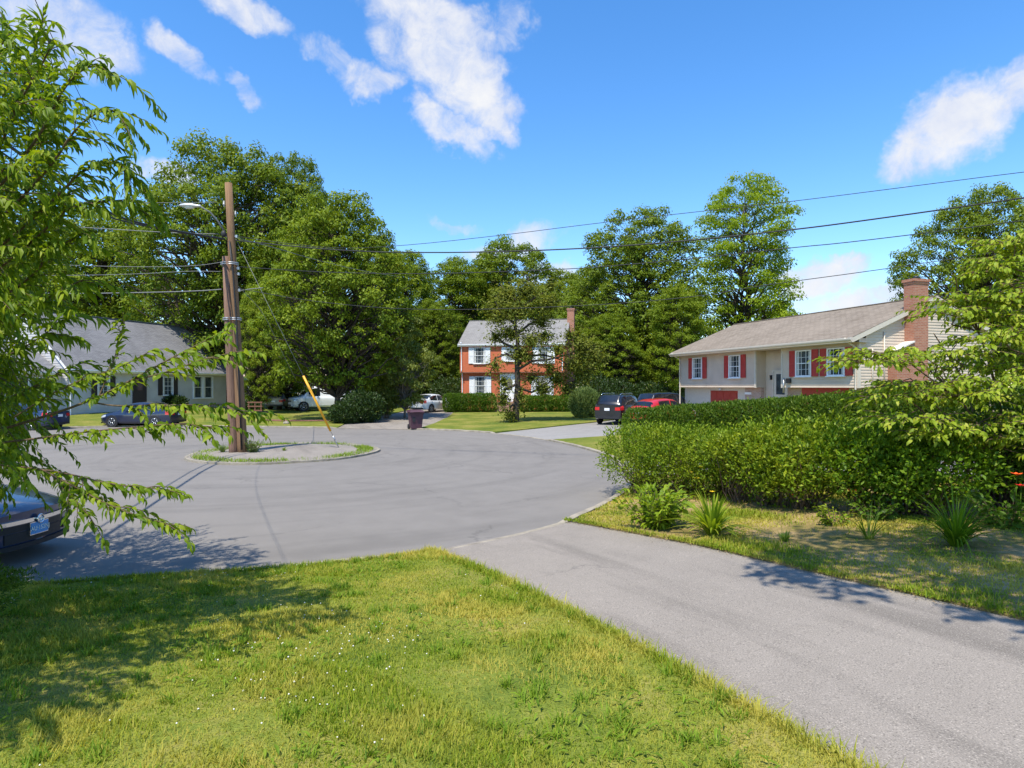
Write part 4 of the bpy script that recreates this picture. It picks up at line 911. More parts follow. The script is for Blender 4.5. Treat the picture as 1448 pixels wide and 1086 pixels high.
# --- scraggly ornamental tree before the brick house
def scraggly():
    rng = np.random.default_rng(9); x, y = TP(729, 40); t = thing('scraggly_tree', 'thin olive-brown tree with bare twisting limbs on the lawn before the brick house', 'tree', (x, y, h(x, y)+.04))
    mb = MB(); k = 40/F       # metres per photo pixel there
    def q(px, py, dy=0): return np.array([(px-729)*k, dy, (594-py)*k])
    tips = []
    def br(pts, r0, r1=.02):
        m = len(pts); mb.tube(pts, [r0+(r1-r0)*i/(m-1) for i in range(m)], 7, cap=False)
    trunk = [q(729, 600), q(730, 575), q(732, 545, .1), q(731, 510, .1), q(732, 480), q(728, 455, -.1), q(734, 430, .1), q(738, 410)]
    br(trunk, .24, .05)
    arms = [[q(732, 520), q(752, 508, -.3), q(775, 506, -.5), q(800, 500, -.6), q(822, 488, -.5)], [q(732, 512), q(748, 500, .5), q(770, 498, .8), q(795, 505, 1), q(812, 520, 1.1)],
            [q(731, 505), q(716, 498, -.4), q(700, 505, -.7), q(694, 525, -.8)], [q(730, 490), q(712, 482, .4), q(700, 470, .7), q(692, 462, .9)],
            [q(730, 470), q(748, 455, .6), q(765, 445, 1), q(778, 450, 1.2)], [q(728, 455), q(708, 440, -.5), q(700, 425, -.8)], [q(733, 435), q(755, 420, -.4), q(770, 412, -.7)],
            [q(735, 425), q(715, 410, .3), q(708, 398, .5)], [q(737, 412), q(745, 400), q(748, 390)], [q(731, 540), q(715, 548, -.4), q(708, 565, -.6)],
            [q(732, 545), q(752, 552, .3), q(775, 540, .7), q(790, 525, .9)], [q(731, 565), q(722, 572, -.3), q(719, 582, -.4)], [q(822, 488, -.5), q(838, 495, -.4), q(846, 510, -.3)]]
    for a in arms: br(a, .10, .025)
    cl = []
    def sc(px, py, dy, rx, rz, n): cl.append((q(px, py, dy), rx*k, rz*k, n))
    for p in [(745, 405, 0, 30, 16, 1500), (715, 412, .3, 22, 12, 800), (775, 425, -.5, 20, 12, 700), (730, 432, 0, 34, 14, 1500), (705, 445, -.6, 18, 12, 600), (765, 447, .9, 22, 12, 700),
              (722, 465, .4, 26, 12, 900), (700, 470, .7, 12, 9, 280), (750, 478, -.3, 22, 12, 700), (735, 495, 0, 22, 10, 500), (790, 490, -.6, 14, 9, 380), (822, 484, -.5, 20, 14, 800), (842, 500, -.4, 18, 16, 620), (818, 505, -.3, 22, 14, 500), (830, 525, .2, 14, 14, 280), (800, 545, .5, 14, 12, 260), (752, 530, .4, 16, 14, 300), (770, 470, .5, 20, 14, 420), (778, 515, .2, 16, 16, 300), (745, 500, -.2, 16, 12, 300), (712, 535, -.6, 13, 14, 260),
              (806, 470, -.5, 14, 10, 350), (700, 512, -.7, 14, 12, 240), (812, 512, 1, 20, 12, 560), (790, 530, .9, 20, 12, 600), (768, 545, .6, 16, 12, 500), (712, 560, -.5, 11, 16, 520), (722, 582, -.4, 9, 9, 330), (735, 555, .1, 9, 20, 420), (778, 400, -.2, 9, 7, 160), (692, 432, -.6, 9, 7, 160)]: sc(*p[:5], int(p[5]*1.45))
    for (c, rx, rz, n) in cl:
        for j in range(5): 
            d = runit(rng, 1)[0]; br(limb(rng, c, c+d*np.array([rx, rx, rz])*.9, 3, .1), .022, .008)
    C = np.concatenate([np.tile(c, (n, 1)) for c, _, _, n in cl]); S = np.concatenate([np.tile([a, a, b], (n, 1)) for _, a, b, n in cl]); n = len(C)
    d = runit(rng, n); P = C+d*S*(np.abs(rng.normal(0, .62, n)))[:, None]*np.array([1.15, 1.15, 1.25]); P[:, 2] -= rng.random(n)**2*.35; nr = d*.4+np.array([0, -.1, .7])+runit(rng, n)*.7
    V, Fc, r = leaves(T4, P, np.cross(nr, runit(rng, n)), nr, rng.uniform(.10, .28, n), rng.uniform(.05, .13, n), rng)
    mb.build('trunk', M['bark'], t); link('crown', mesh_np('crown', V, Fc, M['scrag'], r), t)
scraggly()

def twig_leaves(rng, pts, L, Wd, spacing, out, droop=.5, spread=.9, both=True):
    """alternate leaves along a twig"""
    pts = [np.asarray(p, float) for p in pts]; seg = [np.linalg.norm(pts[i+1]-pts[i]) for i in range(len(pts)-1)]; tot = sum(seg); s = spacing*rng.random(); side = 1
    while s < tot:
        a = s; i = 0
        while i < len(seg)-1 and a > seg[i]: a -= seg[i]; i += 1
        p = pts[i]+(pts[i+1]-pts[i])*(a/seg[i]); d = (pts[i+1]-pts[i])/seg[i]; sd_ = np.cross(d, [0, 0, 1.]); sd_ /= np.linalg.norm(sd_)+1e-9
        f_ = s/tot; ax = d*(.55+.5*f_)+sd_*side*spread*(1-.5*f_)*rng.uniform(.5, 1.2)+np.array([0, 0, -droop*rng.uniform(-.1, 1.5)])+rng.normal(size=3)*.24
        nr = np.array([0, 0, 1.])+sd_*side*.35+rng.normal(size=3)*.42
        out.append((p, ax, nr, L*rng.uniform(.45, 1.2)*(1-.25*f_*f_), Wd*rng.uniform(.8, 1.2))); side = -side; s += spacing*rng.uniform(.6, 1.35)
    p = pts[-1]; d = pts[-1]-pts[-2]; d /= np.linalg.norm(d)+1e-9
    out.append((p, d+np.array([0, 0, -.4]), np.array([0, 0, 1.])+rng.normal(size=3)*.2, L*.7, Wd*.8))
# --- shrubs and hedges: leafy shells over stems
def bush(name, label, cat, loc, blobs, n, leaf, mat, seed, group=None, stem=True, tplt=T4, lw=.5, inner=.28, shellp=.25, up=.5, rough=.12, rz=0, stemmat='twig', nstem=14, clip=None, stray=0):
    """blobs: (centre, radii, power) relative to loc; power>2 makes a clipped, boxier mass"""
    rng = np.random.default_rng(seed); t = thing(name, label, cat, loc, rz, group)
    vol = np.array([b[1][0]*b[1][1]+b[1][0]*b[1][2]+b[1][1]*b[1][2] for b in blobs]); cnt = (n*vol/vol.sum()).astype(int); Ps = []; Ns = []
    for (c, rr, pw), m in zip(blobs, cnt):
        d = runit(rng, m); s = (np.abs(d)**pw).sum(1)**(-1/pw); c = np.array(c); rr = np.array(rr)
        nn = np.sin(d@np.array([5., 7., 6.])+seed)*np.cos(d@np.array([8., -5., 4.])+2*seed)+.6*np.sin(d@np.array([17., 13., -15.]))
        fr = np.where(rng.random(m) < inner, rng.random(m)**.5, 1-np.abs(rng.normal(0, shellp*.5, m))); fr = fr*(1+rough*nn)+np.where(rng.random(m) < .04, rng.random(m)*.14, 0)
        Ps.append(c+d*s[:, None]*rr*fr[:, None]); g = np.sign(d)*np.abs(d*s[:, None])**(pw-1)/rr; Ns.append(g/np.linalg.norm(g, axis=1, keepdims=True))
    P = np.concatenate(Ps); Nn = np.concatenate(Ns); ok = P[:, 2] > .02
    if clip is not None: ok &= clip(P)
    if stray: ok &= (P[:, 2] > .55) | (rng.random(len(P)) < .12+.7*np.clip(P[:, 2]/.55, 0, 1)**2)
    P, Nn = P[ok], Nn[ok]; n = len(P); ax = Nn*.55+runit(rng, n)*.8+np.array([0, 0, up]); nr = Nn*.6+np.array([0, 0, .55])+runit(rng, n)*.8
    V, Fc, r = leaves(tplt, P, ax, nr, leaf*rng.uniform(.6, 1.4, n), leaf*lw*rng.uniform(.7, 1.25, n), rng)
    smb = MB()
    if stray:          # long shoots that break the outline
        out = []; js = rng.integers(0, n, stray)
        for j in js:
            v = Nn[j]*.6+np.array([0, 0, .8])+rng.normal(size=3)*.3; v /= np.linalg.norm(v); l = rng.uniform(.12, .34); pp = [P[j]+v*l*s/4+np.array([0, 0, -.12*l*(s/4)**2]) for s in range(5)]
            smb.tube(pp, [.004, .0035, .003, .0025, .002], 4, cap=False); twig_leaves(rng, pp, leaf*1.15, leaf*lw*1.1, leaf*.42, out, .2, .9)
        V2, F2, r2 = leaves(T4, np.array([o[0] for o in out]), np.array([o[1] for o in out]), np.array([o[2] for o in out]), np.array([o[3] for o in out]), np.array([o[4] for o in out]), rng)
        V, Fc, r = join((V, Fc, r), (V2, F2, np.clip(r2*.4+.6, 0, 1)))
    link('foliage', mesh_np('foliage', V, Fc, mat, r), t)
    if stem:
        mb = smb
        for (c, rr, pw) in blobs:
            for k in range(nstem):
                a = rng.uniform(0, 6.28); b = np.array([c[0]+.35*rr[0]*math.cos(a)*rng.random(), c[1]+.35*rr[1]*math.sin(a)*rng.random(), -.08])
                e = np.array(c)+runit(rng, 1)[0]*np.array(rr)*.75; e[2] = max(e[2], .25); p = limb(rng, b, e, 4, .07); r0 = rng.uniform(.006, .017)*(.6+c[2])
                mb.tube(p, [r0*(1-.7*i/4) for i in range(5)], 5, cap=False)
        mb.build('stems', M[stemmat], t)
    return t
def line_blobs(p0, p1, n, rr, z, pw, jit, rng, dz=0):
    o = []
    for i in range(n):
        t = (i+.5)/n; o.append(((p0[0]+(p1[0]-p0[0])*t+rng.normal()*jit, p0[1]+(p1[1]-p0[1])*t+rng.normal()*jit, z+dz*t), (rr[0]*rng.uniform(.92, 1.1), rr[1]*rng.uniform(.92, 1.1), rr[2]*rng.uniform(.94, 1.06)), pw))
    return o
rr_ = np.random.default_rng(15)
# near hedge: trimmed part at the kerb, then two looser bushes, then the tangle under the small tree
x0, y0 = 3.42, 13.75; z0 = h(x0, y0)
bl = [((-.42, .35, .83), (.90, .95, .66), 3.6), ((.35, -.25, .82), (1.0, .95, .68), 3.6), ((1.05, -.95, .81), (.85, .9, .67), 3.4), ((-.1, .05, .45), (.75, .7, .5), 2.2), ((.9, -.7, .45), (.8, .7, .5), 2.2)]
bush('hedge', 'near clipped hedge whose rounded end overhangs the kerb of the turning circle', 'hedge', (x0, y0, z0), bl, 31000, .062, M['privet'], 41, nstem=44, lw=.55, rough=.17, inner=.32, stray=60)
x0, y0 = 4.85, 11.15; z0 = h(x0, y0)
bl = [((-.2, .3, .86), (.72, .78, .63), 2.5), ((.35, -.3, .92), (.85, .8, .67), 2.5), ((0, 0, .45), (.55, .5, .45), 2), ((-.5, .75, 1.05), (.7, .6, .25), 2.2)]
bush('shrub', 'leafy green shrub with bare tan stems at its foot, right of the clipped hedge', 'shrub', (x0, y0, z0), bl, 18000, .075, M['privet'], 42, nstem=30, lw=.5, rough=.24, inner=.35, stray=60)
x0, y0 = 6.25, 9.85; z0 = h(x0, y0)
bl = [((-.4, .4, .82), (.8, .8, .60), 2.4), ((.3, -.05, .88), (.85, .8, .62), 2.4), ((.0, .2, .45), (.7, .65, .45), 2), ((.4, .7, 1.2), (.85, .75, .36), 2.2)]
bush('shrub', 'dense dark green shrub next to the spiky grass clump, left of the small tree', 'shrub', (x0, y0, z0), bl, 17500, .08, M['hedgemix'], 43, nstem=26, lw=.5, rough=.22, inner=.35, stray=50)
x0, y0 = 8.55, 9.9; z0 = h(x0, y0)
bush('shrub', 'open tangled shrub of dark stems and leaves behind the red-orange flowers', 'shrub', (x0, y0, z0), [((-.6, .2, 1.05), (.75, .7, .7), 2), ((.4, -.1, 1.2), (.9, .8, .8), 2), ((0, 0, .6), (.9, .8, .45), 2)], 13000, .085, M['box'], 46, nstem=26, lw=.5, rough=.2, inner=.5, stemmat='bark')
x0, y0 = 12.2, 12.2; z0 = h(x0, y0)
bush('shrub', 'large leafy shrub outside the right edge beyond the tangled shrub', 'shrub', (x0, y0, z0), [((0, 0, 1.3), (1.6, 1.4, 1.1), 2.2), ((.8, -.5, 1.1), (1.4, 1.2, 1.0), 2.2)], 16000, .11, M['box'], 47, nstem=10, lw=.5, rough=.2)
# rear hedge, clipped yew, rising to the right
rng = np.random.default_rng(16); p0, p1 = np.array([4.75, 22.2]), np.array([14.2, 20.0]); zc = (h(*p0)+h(*p1))/2; bl = []
for i in range(12):
    t = i/11; q = p0+(p1-p0)*t; zg = h(*q); top = 1.63+t*.80; bl.append(((q[0]-4.75, q[1]-22.2, zg-h(*p0)+(top-zg)*.5), (.72, .85+.1*rng.random(), (top-zg)*.52), 4.0))
bush('hedge', 'long clipped yew hedge behind, running below the tan house windows', 'hedge', (4.75, 22.2, h(*p0)), bl, 120000, .10, M['yew'], 44, nstem=5, lw=.42, rough=.035, inner=.2, shellp=.10, up=.7)
# hedges along the brick house
def far_hedge(px0, px1, Y, top, lab, seed, rzz=0):
    xa, xb = PX(px0, Y), PX(px1, Y); n = max(3, int((xb-xa)/.7)); z0 = h((xa+xb)/2, Y)+.05; ht = PZ(top, Y)-z0; rng = np.random.default_rng(seed)
    bl = [((xa+(xb-xa)*(i+.5)/n-xa, rng.normal()*.05, ht*.5), ((xb-xa)/n*.72, .62, ht*.5*rng.uniform(.95, 1.05)), 3.6) for i in range(n)]
    bush('hedge', lab, 'hedge', (xa, Y, z0), bl, int(5200*(xb-xa)), .12, M['box'], seed, nstem=3, lw=.5, rough=.05, inner=.12, shellp=.12)
far_hedge(630, 698, 52.6, 557, 'low clipped hedge between the white sedan and the front steps of the brick house', 51)
far_hedge(738, 806, 52.6, 560, 'low clipped hedge behind the scraggly tree, right of the brick house steps', 52)
x, y = TP(826, 44); bush('shrub', 'feathery pale green shrub on the lawn left of the black car', 'shrub', (x, y, h(x, y)), [((0, 0, .95), (1.05, 1.0, 1.05), 2), ((-.25, -.5, .4), (.5, .4, .5), 2), ((.4, 0, 1.1), (.7, .7, .8), 2)], 12000, .22, M['plume'], 53, lw=.18, up=1.2, rough=.14)
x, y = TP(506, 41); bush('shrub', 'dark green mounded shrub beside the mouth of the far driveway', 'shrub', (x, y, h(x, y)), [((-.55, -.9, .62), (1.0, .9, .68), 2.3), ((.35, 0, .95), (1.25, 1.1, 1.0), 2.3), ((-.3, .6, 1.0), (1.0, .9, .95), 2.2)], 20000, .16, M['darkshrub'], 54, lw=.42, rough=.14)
x, y = TP(545, 44.5); bush('shrub', 'thin pale sapling shrub beside the dark mounded shrub', 'shrub', (x, y, h(x, y)), [((0, 0, 1.5), (.7, .6, .9), 2), ((.1, 0, .8), (.5, .4, .5), 2)], 1500, .19, M['yellowgreen'], 55, lw=.5)
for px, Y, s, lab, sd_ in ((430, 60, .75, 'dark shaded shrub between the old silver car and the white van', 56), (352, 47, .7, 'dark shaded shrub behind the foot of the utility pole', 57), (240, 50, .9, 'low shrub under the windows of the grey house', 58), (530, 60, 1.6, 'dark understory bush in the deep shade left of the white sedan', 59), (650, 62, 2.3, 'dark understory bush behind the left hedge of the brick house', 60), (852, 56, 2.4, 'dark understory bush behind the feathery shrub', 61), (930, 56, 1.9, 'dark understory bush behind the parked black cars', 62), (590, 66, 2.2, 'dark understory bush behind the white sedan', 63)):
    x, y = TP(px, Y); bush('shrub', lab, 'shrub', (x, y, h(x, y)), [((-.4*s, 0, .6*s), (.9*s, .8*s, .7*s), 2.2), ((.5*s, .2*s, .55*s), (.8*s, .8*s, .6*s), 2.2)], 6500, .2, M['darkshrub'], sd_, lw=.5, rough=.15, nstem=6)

# --- near trees with every leaf modelled
def smooth_path(P, k=2): return [np.array(q) for q in chaikin([Vector(p) for p in P], k, False)]
def build_leaves(name, out, mat, rng, parent):
    C = np.array([o[0] for o in out]); A = np.array([o[1] for o in out]); Nn = np.array([o[2] for o in out]); Ls = np.array([o[3] for o in out]); Ws = np.array([o[4] for o in out])
    k = rng.random(len(C)) < .55; V, Fc, r = join(leaves(T8, C[k], A[k], Nn[k], Ls[k], Ws[k], rng), leaves(T8C, C[~k], A[~k], Nn[~k], Ls[~k], Ws[~k], rng)); return link(name, mesh_np(name, V, Fc, mat, r, True), parent)
def cherry():
    KD = 1.33
    def Q3(px, py, Y): return P3(px-(30 if py < 360 and px > 90 else 0), py, Y*KD)
    rng = np.random.default_rng(101); bx, by = -6.4, 5.6; t = thing('cherry_tree', 'near leafy cherry-like tree with long drooping leaves filling the left edge', 'tree', (bx, by, h(bx, by)+.03))
    org = np.array([bx, by, h(bx, by)+.03]); wood = MB(); out = []
    def W(p): return np.array(p)-org
    def bough(pts, r0, r1=.004): 
        q = smooth_path([W(p) for p in pts]); m = len(q); wood.tube(q, [r0+(r1-r0)*(i/(m-1))**.8 for i in range(m)], 7, cap=False); return q
    def shoots(q, a, n, Lr, droop=.35, L=.115, Wd=.036, sp=.034):
        m = len(q)
        for k in range(n):
            i = int((a+(1-a)*(k+rng.random())/n)*(m-2)); d = q[i+1]-q[i]; d /= np.linalg.norm(d)+1e-9
            sd_ = np.cross(d, [0, 0, 1.]); sd_ /= np.linalg.norm(sd_)+1e-9; v = d*.8+sd_*rng.choice([-1, 1])*rng.uniform(.25, .9)+np.array([0, 0, rng.uniform(-.2, .35)])
            v /= np.linalg.norm(v); l = rng.uniform(*Lr); p = [q[i]]
            for s in range(1, 6): p.append(q[i]+v*l*s/5+np.array([0, 0, -droop*l*(s/5)**2]))
            wood.tube(p, [.0045-.0006*j for j in range(6)], 4, cap=False); twig_leaves(rng, p, L, Wd, sp, out)
        k0 = int(a*m); twig_leaves(rng, q[k0:], L, Wd, sp, out)
    tr = bough([(bx, by, org[2]-.2), (bx+.03, by, 1.0), (bx-.02, by+.05, 1.8), (bx+.1, by, 2.8), (bx+.2, by, 3.8), (bx+.45, by, 4.9)], .095, .03)
    T = lambda z: (bx+.05, by, CAMZ+(z-CAMZ)*1.2)
    # lower boughs that reach out over the street
    lo = [([T(1.75), Q3(-40, 620, 4.0), Q3(60, 590, 3.8), Q3(125, 568, 3.7), Q3(182, 540, 3.65), Q3(235, 510, 3.65), Q3(290, 482, 3.7), Q3(322, 466, 3.7)], .022, 6, .45),
          ([Q3(125, 568, 3.7), Q3(165, 575, 3.6), Q3(230, 572, 3.6), Q3(300, 574, 3.65), Q3(372, 585, 3.7)], .011, 5, .3),
          ([Q3(182, 540, 3.65), Q3(240, 525, 3.55), Q3(300, 503, 3.55), Q3(348, 498, 3.6)], .009, 4, .3),
          ([Q3(140, 560, 3.7), Q3(158, 520, 3.75), Q3(168, 485, 3.8), Q3(176, 455, 3.8)], .009, 4, .2),
          ([T(1.6), Q3(-40, 630, 3.9), Q3(40, 622, 3.6), Q3(110, 612, 3.5), Q3(190, 604, 3.5), Q3(262, 598, 3.5), Q3(306, 606, 3.55)], .017, 6, .4),
          ([T(1.35), Q3(-40, 655, 3.8), Q3(30, 660, 3.55), Q3(90, 668, 3.5), Q3(160, 686, 3.45), Q3(215, 690, 3.5), Q3(250, 697, 3.5)], .016, 6, .35),
          ([Q3(60, 664, 3.5), Q3(105, 688, 3.4), Q3(155, 715, 3.4), Q3(210, 735, 3.4), Q3(262, 746, 3.45)], .010, 5, .2),
          ([Q3(75, 672, 3.5), Q3(88, 690, 3.4), Q3(104, 706, 3.35), Q3(120, 722, 3.35)], .008, 3, .2),
          ([Q3(20, 590, 3.7), Q3(75, 555, 3.6), Q3(120, 535, 3.6), Q3(170, 520, 3.55), Q3(215, 495, 3.6)], .009, 4, .2)]
    for pts, r0, n, a in lo: q = bough(pts, r0*.7, .003); shoots(q, a, int(n*2.2), (.10, .34), .35, .105, .034, .024)
    # upper boughs
    up = [([T(2.6), Q3(-60, 330, 3.9), Q3(10, 190, 3.8), Q3(45, 90, 3.8), Q3(62, 18, 3.8)], .02), ([T(2.9), Q3(-40, 260, 3.9), Q3(30, 140, 3.7), Q3(72, 70, 3.6), Q3(98, 55, 3.6)], .015),
          ([T(2.5), Q3(-30, 300, 3.8), Q3(60, 190, 3.6), Q3(120, 120, 3.6), Q3(160, 88, 3.6), Q3(190, 105, 3.6)], .018), ([T(2.4), Q3(-20, 330, 3.7), Q3(70, 240, 3.55), Q3(140, 175, 3.5), Q3(185, 150, 3.5), Q3(206, 170, 3.5)], .016),
          ([T(2.3), Q3(0, 350, 3.8), Q3(80, 280, 3.6), Q3(150, 235, 3.6), Q3(200, 228, 3.6), Q3(216, 248, 3.6)], .015), ([T(2.2), Q3(0, 380, 3.8), Q3(70, 320, 3.6), Q3(130, 290, 3.6), Q3(175, 285, 3.6), Q3(212, 282, 3.6)], .014),
          ([T(2.0), Q3(-30, 440, 3.9), Q3(50, 390, 3.7), Q3(100, 355, 3.7), Q3(150, 330, 3.7)], .014), ([T(1.9), Q3(-30, 490, 3.9), Q3(40, 440, 3.8), Q3(85, 410, 3.7), Q3(118, 395, 3.7)], .012),
          ([T(1.85), Q3(-40, 520, 4.0), Q3(20, 500, 3.8), Q3(60, 475, 3.7), Q3(85, 455, 3.7)], .010), ([T(1.75), Q3(-40, 580, 4.0), Q3(20, 560, 3.8), Q3(60, 540, 3.7), Q3(95, 520, 3.7)], .010),
          ([T(2.8), Q3(-60, 250, 4.4), Q3(20, 170, 4.4), Q3(70, 120, 4.4), Q3(110, 95, 4.4)], .014), ([T(2.3), Q3(-40, 370, 4.5), Q3(40, 320, 4.5), Q3(90, 290, 4.5), Q3(130, 270, 4.5)], .012)]
    for pts, r0 in up: q = bough(pts, r0*.9); shoots(q, .3, 13, (.18, .42), .45, .145, .031, .025)
    # the rest of the crown, mostly outside the frame but throwing its shade on the lawn
    SY = [10, 20, 45, 62, 80, 100, 130, 165, 190, 215, 235, 255, 280, 300, 330, 400, 440, 480, 560, 640]; SX = [40, 62, 70, 50, 90, 120, 150, 160, 145, 145, 155, 160, 145, 100, 90, 85, 60, 35, 70, 60]
    for k in range(760):
        py = rng.uniform(15, 450) if k < 640 else rng.uniform(560, 650); px = rng.uniform(-160, np.interp(py, SY, SX)-34); c = np.array(Q3(px, py, rng.uniform(3.3, 5.2)))
        d = c-np.array([bx, by, 2.9]); d /= np.linalg.norm(d); v = d*np.array([1, .6, .5])+rng.normal(size=3)*.45; v /= np.linalg.norm(v); l = rng.uniform(.2, .48); c = c-v*l*.8
        p = [c-org+v*l*s/5+np.array([0, 0, -.4*l*(s/5)**2]) for s in range(6)]; wood.tube(p, [.005-.0007*j for j in range(6)], 4, cap=False); twig_leaves(rng, p, .145, .031, .025, out)
    for k in range(1900):
        d = runit(rng, 1)[0]; rad = rng.random()**.45; c = np.array([bx-.5, by+.9, 3.35])+d*np.array([2.0, 2.9, 2.15])*rad
        if c[1] < 3.2 and c[0] > -4.0: continue
        pxx = 724+F*c[0]/c[1]; pyy = HZ-(c[2]-CAMZ)*F/c[1]
        if pxx > np.interp(pyy, SY, SX)-45: continue
        if pyy > 440 and pxx > 20+rng.random()*60: continue
        v = d*np.array([1, 1, .4])+rng.normal(size=3)*.3; v /= np.linalg.norm(v); l = rng.uniform(.35, .75); p = [c-org+v*l*s/5+np.array([0, 0, -.35*l*(s/5)**2]) for s in range(6)]
        wood.tube(p, [.006-.0008*j for j in range(6)], 4, cap=False); twig_leaves(rng, p, .13, .030, .032, out)
        if k % 4 == 0: wood.tube(limb(rng, np.array([.05, 0, np.clip(c[2]-org[2]-.8, .9, 4.0)]), c-org, 4, .06), [.014, .012, .010, .008, .006], 5, cap=False)
    for k in range(800):       # boughs on the camera side, outside the frame
        d = runit(rng, 1)[0]; c = np.array([-5.1, 2.9, 3.9])+d*np.array([1.6, 1.5, 1.3])*rng.random()**.45
        if c[0] > -.98*c[1]-.55: continue
        v = d*np.array([1, 1, .4])+rng.normal(size=3)*.3; v /= np.linalg.norm(v); l = rng.uniform(.3, .5); p = [c-org+v*l*s/5+np.array([0, 0, -.3*l*(s/5)**2]) for s in range(6)]
        wood.tube(p, [.006-.0008*j for j in range(6)], 4, cap=False); twig_leaves(rng, p, .145, .034, .03, out)
        if k % 6 == 0: wood.tube(limb(rng, np.array([.05, 0, np.clip(c[2]-org[2]-.8, .9, 4.0)]), c-org, 4, .05), [.016, .014, .012, .010, .007], 5, cap=False)
    wood.build('trunk', M['twig'], t); build_leaves('crown', out, M['cherry'], rng, t)
cherry()
def dogwood():
    rng = np.random.default_rng(202); bx, by = 8.35, 10.0; t = thing('small_tree', 'small bright yellow-green leafy tree with several stems at the right edge', 'tree', (bx, by, h(bx, by)+.03)); org = np.array([bx, by, h(bx, by)+.03])
    wood = MB(); out = []
    st = []
    for k, (dx, dy, tx, ty, tz) in enumerate([(-.25, 0, -1.5, .0, 2.2), (-.1, .1, -.7, .4, 3.3), (.05, -.05, .1, -.3, 3.7), (.2, .1, .9, .3, 3.2), (.1, -.2, -.5, -.9, 2.5), (-.3, .2, -1.1, .7, 2.9), (.3, -.1, .9, -.8, 2.6), (-.2, -.1, -1.7, -.5, 1.5)]):
        q = smooth_path([np.array([dx, dy, -.1]), np.array([dx*1.5+tx*.15, dy+ty*.15, tz*.3]), np.array([tx*.6, ty*.6, tz*.66]), np.array([tx, ty, tz])]); m = len(q)
        wood.tube(q, [.042-.034*(i/(m-1)) for i in range(m)], 7, cap=False); st.append(q)
    def layer(c, reach, n, l=(.35, .8)):
        for k in range(n):
            a = rng.uniform(0, 6.28); v = np.array([math.cos(a), math.sin(a), rng.uniform(-.15, .4)]); ll = rng.uniform(*l); c2 = c+v*reach*rng.random()*np.array([1, 1, .35])
            p = [c2+v*ll*s/4+np.array([0, 0, -.22*ll*(s/4)**2]) for s in range(5)]; wood.tube(p, [.008, .007, .005, .004, .003], 4, cap=False); twig_leaves(rng, p, .125, .062, .055, out, .42, .9)
    tips = [P3(1185, 512, 9.6), P3(1210, 500, 9.5), P3(1300, 440, 9.8), P3(1330, 425, 10), P3(1345, 385, 10), P3(1385, 345, 10), P3(1420, 335, 10), P3(1450, 345, 10.1), P3(1375, 420, 9.6), P3(1425, 400, 9.5), P3(1265, 545, 9.4), P3(1300, 500, 9.5), P3(1350, 480, 9.4),
            P3(1400, 465, 9.3), P3(1240, 590, 9.3), P3(1310, 560, 9.2), P3(1370, 540, 9.2), P3(1430, 520, 9.2), P3(1280, 610, 9.3), P3(1340, 600, 9.2), P3(1410, 590, 9.2), P3(1450, 450, 9.3), P3(1470, 560, 9.4), P3(1480, 400, 10), P3(1360, 510, 10.6), P3(1420, 440, 10.8), P3(1480, 480, 10.8), P3(1390, 560, 10.7), P3(1240, 545, 9.9), P3(1510, 440, 9.6), P3(1520, 540, 9.6), P3(1215, 560, 9.5), P3(1380, 370, 9.7), P3(1420, 365, 10.4), P3(1400, 420, 10.2), P3(1440, 420, 9.8), P3(1360, 450, 9.9), P3(1410, 500, 9.8), P3(1440, 480, 10.2), P3(1330, 520, 9.9), P3(1390, 620, 9.3), P3(1440, 640, 9.3), P3(1450, 380, 10.6), P3(1470, 340, 10.4), P3(1480, 620, 9.5), P3(1340, 560, 9.7)]
    for tp in tips:
        c = np.array(tp)-org; q0 = min((s[int(len(s)*.55)+j] for s in st for j in range(0, int(len(s)*.4), 2)), key=lambda w: np.linalg.norm(w-c)+abs(w[2]-c[2])*.2)
        wood.tube(limb(rng, q0, c, 5, .05, .05), [.016, .014, .012, .010, .008, .006], 5, cap=False); layer(c+np.array([.5, 0, 0]), .45, 36, (.2, .5))
    wood.build('trunk', M['twig'], t); build_leaves('crown', out, M['dogwood'], rng, t)
dogwood()

# --- garden plants along the hedge foot
def perennial(name, label, cat, x, y, n, hgt, spread, L, Wd, mat, seed, arch=.6, strap=False):
    rng = np.random.default_rng(seed); t = thing(name, label, cat, (x, y, h(x, y)+.045)); C = []; A = []; Nn = []; mb = MB(); out = []
    if strap:          # long arching blades
        for k in range(n):
            a = rng.uniform(0, 6.28); v = np.array([math.cos(a), math.sin(a), 0]); l = hgt*rng.uniform(.7, 1.25); w = Wd*rng.uniform(.7, 1.2); s = np.array([-v[1], v[0], 0]); b = v*rng.random()*.06; inc = rng.uniform(.15, 1.0); pts = []
            for j in range(7):
                u = j/6; p = b+v*l*inc*(u*.6+.5*arch*u*u)+np.array([0, 0, l*(u*(1.05-.25*inc)-arch*inc*.75*u*u)]); ww = w*(1-u**2.2)*.5+.0008; pts += [p-s*ww, p+s*ww]
            mb.add(pts, [(2*j, 2*j+1, 2*j+3, 2*j+2) for j in range(6)], True)
        me = mb.mesh('leaves', mat); at = me.attributes.new('rnd', 'FLOAT', 'POINT'); at.data.foreach_set('value', np.repeat(rng.random(n), 14).astype(np.float32)); link('leaves', me, t)
    else:              # leafy stems
        for k in range(n):
            a = rng.uniform(0, 6.28); v = np.array([math.cos(a)*spread*rng.random()**.6, math.sin(a)*spread*rng.random()**.6, hgt*rng.uniform(.55, 1.1)]); p = [v*np.array([.25+.75*(s/4), .25+.75*(s/4), s/4]) for s in range(5)]
            mb.tube(p, [.006, .005, .005, .004, .003], 4, cap=False); twig_leaves(rng, p, L, Wd, L*.32, out, .45, 1.0)
        mb.build('stems', M['weed'] if False else M['twig'], t); build_leaves('leaves', out, mat, rng, t)
    return t
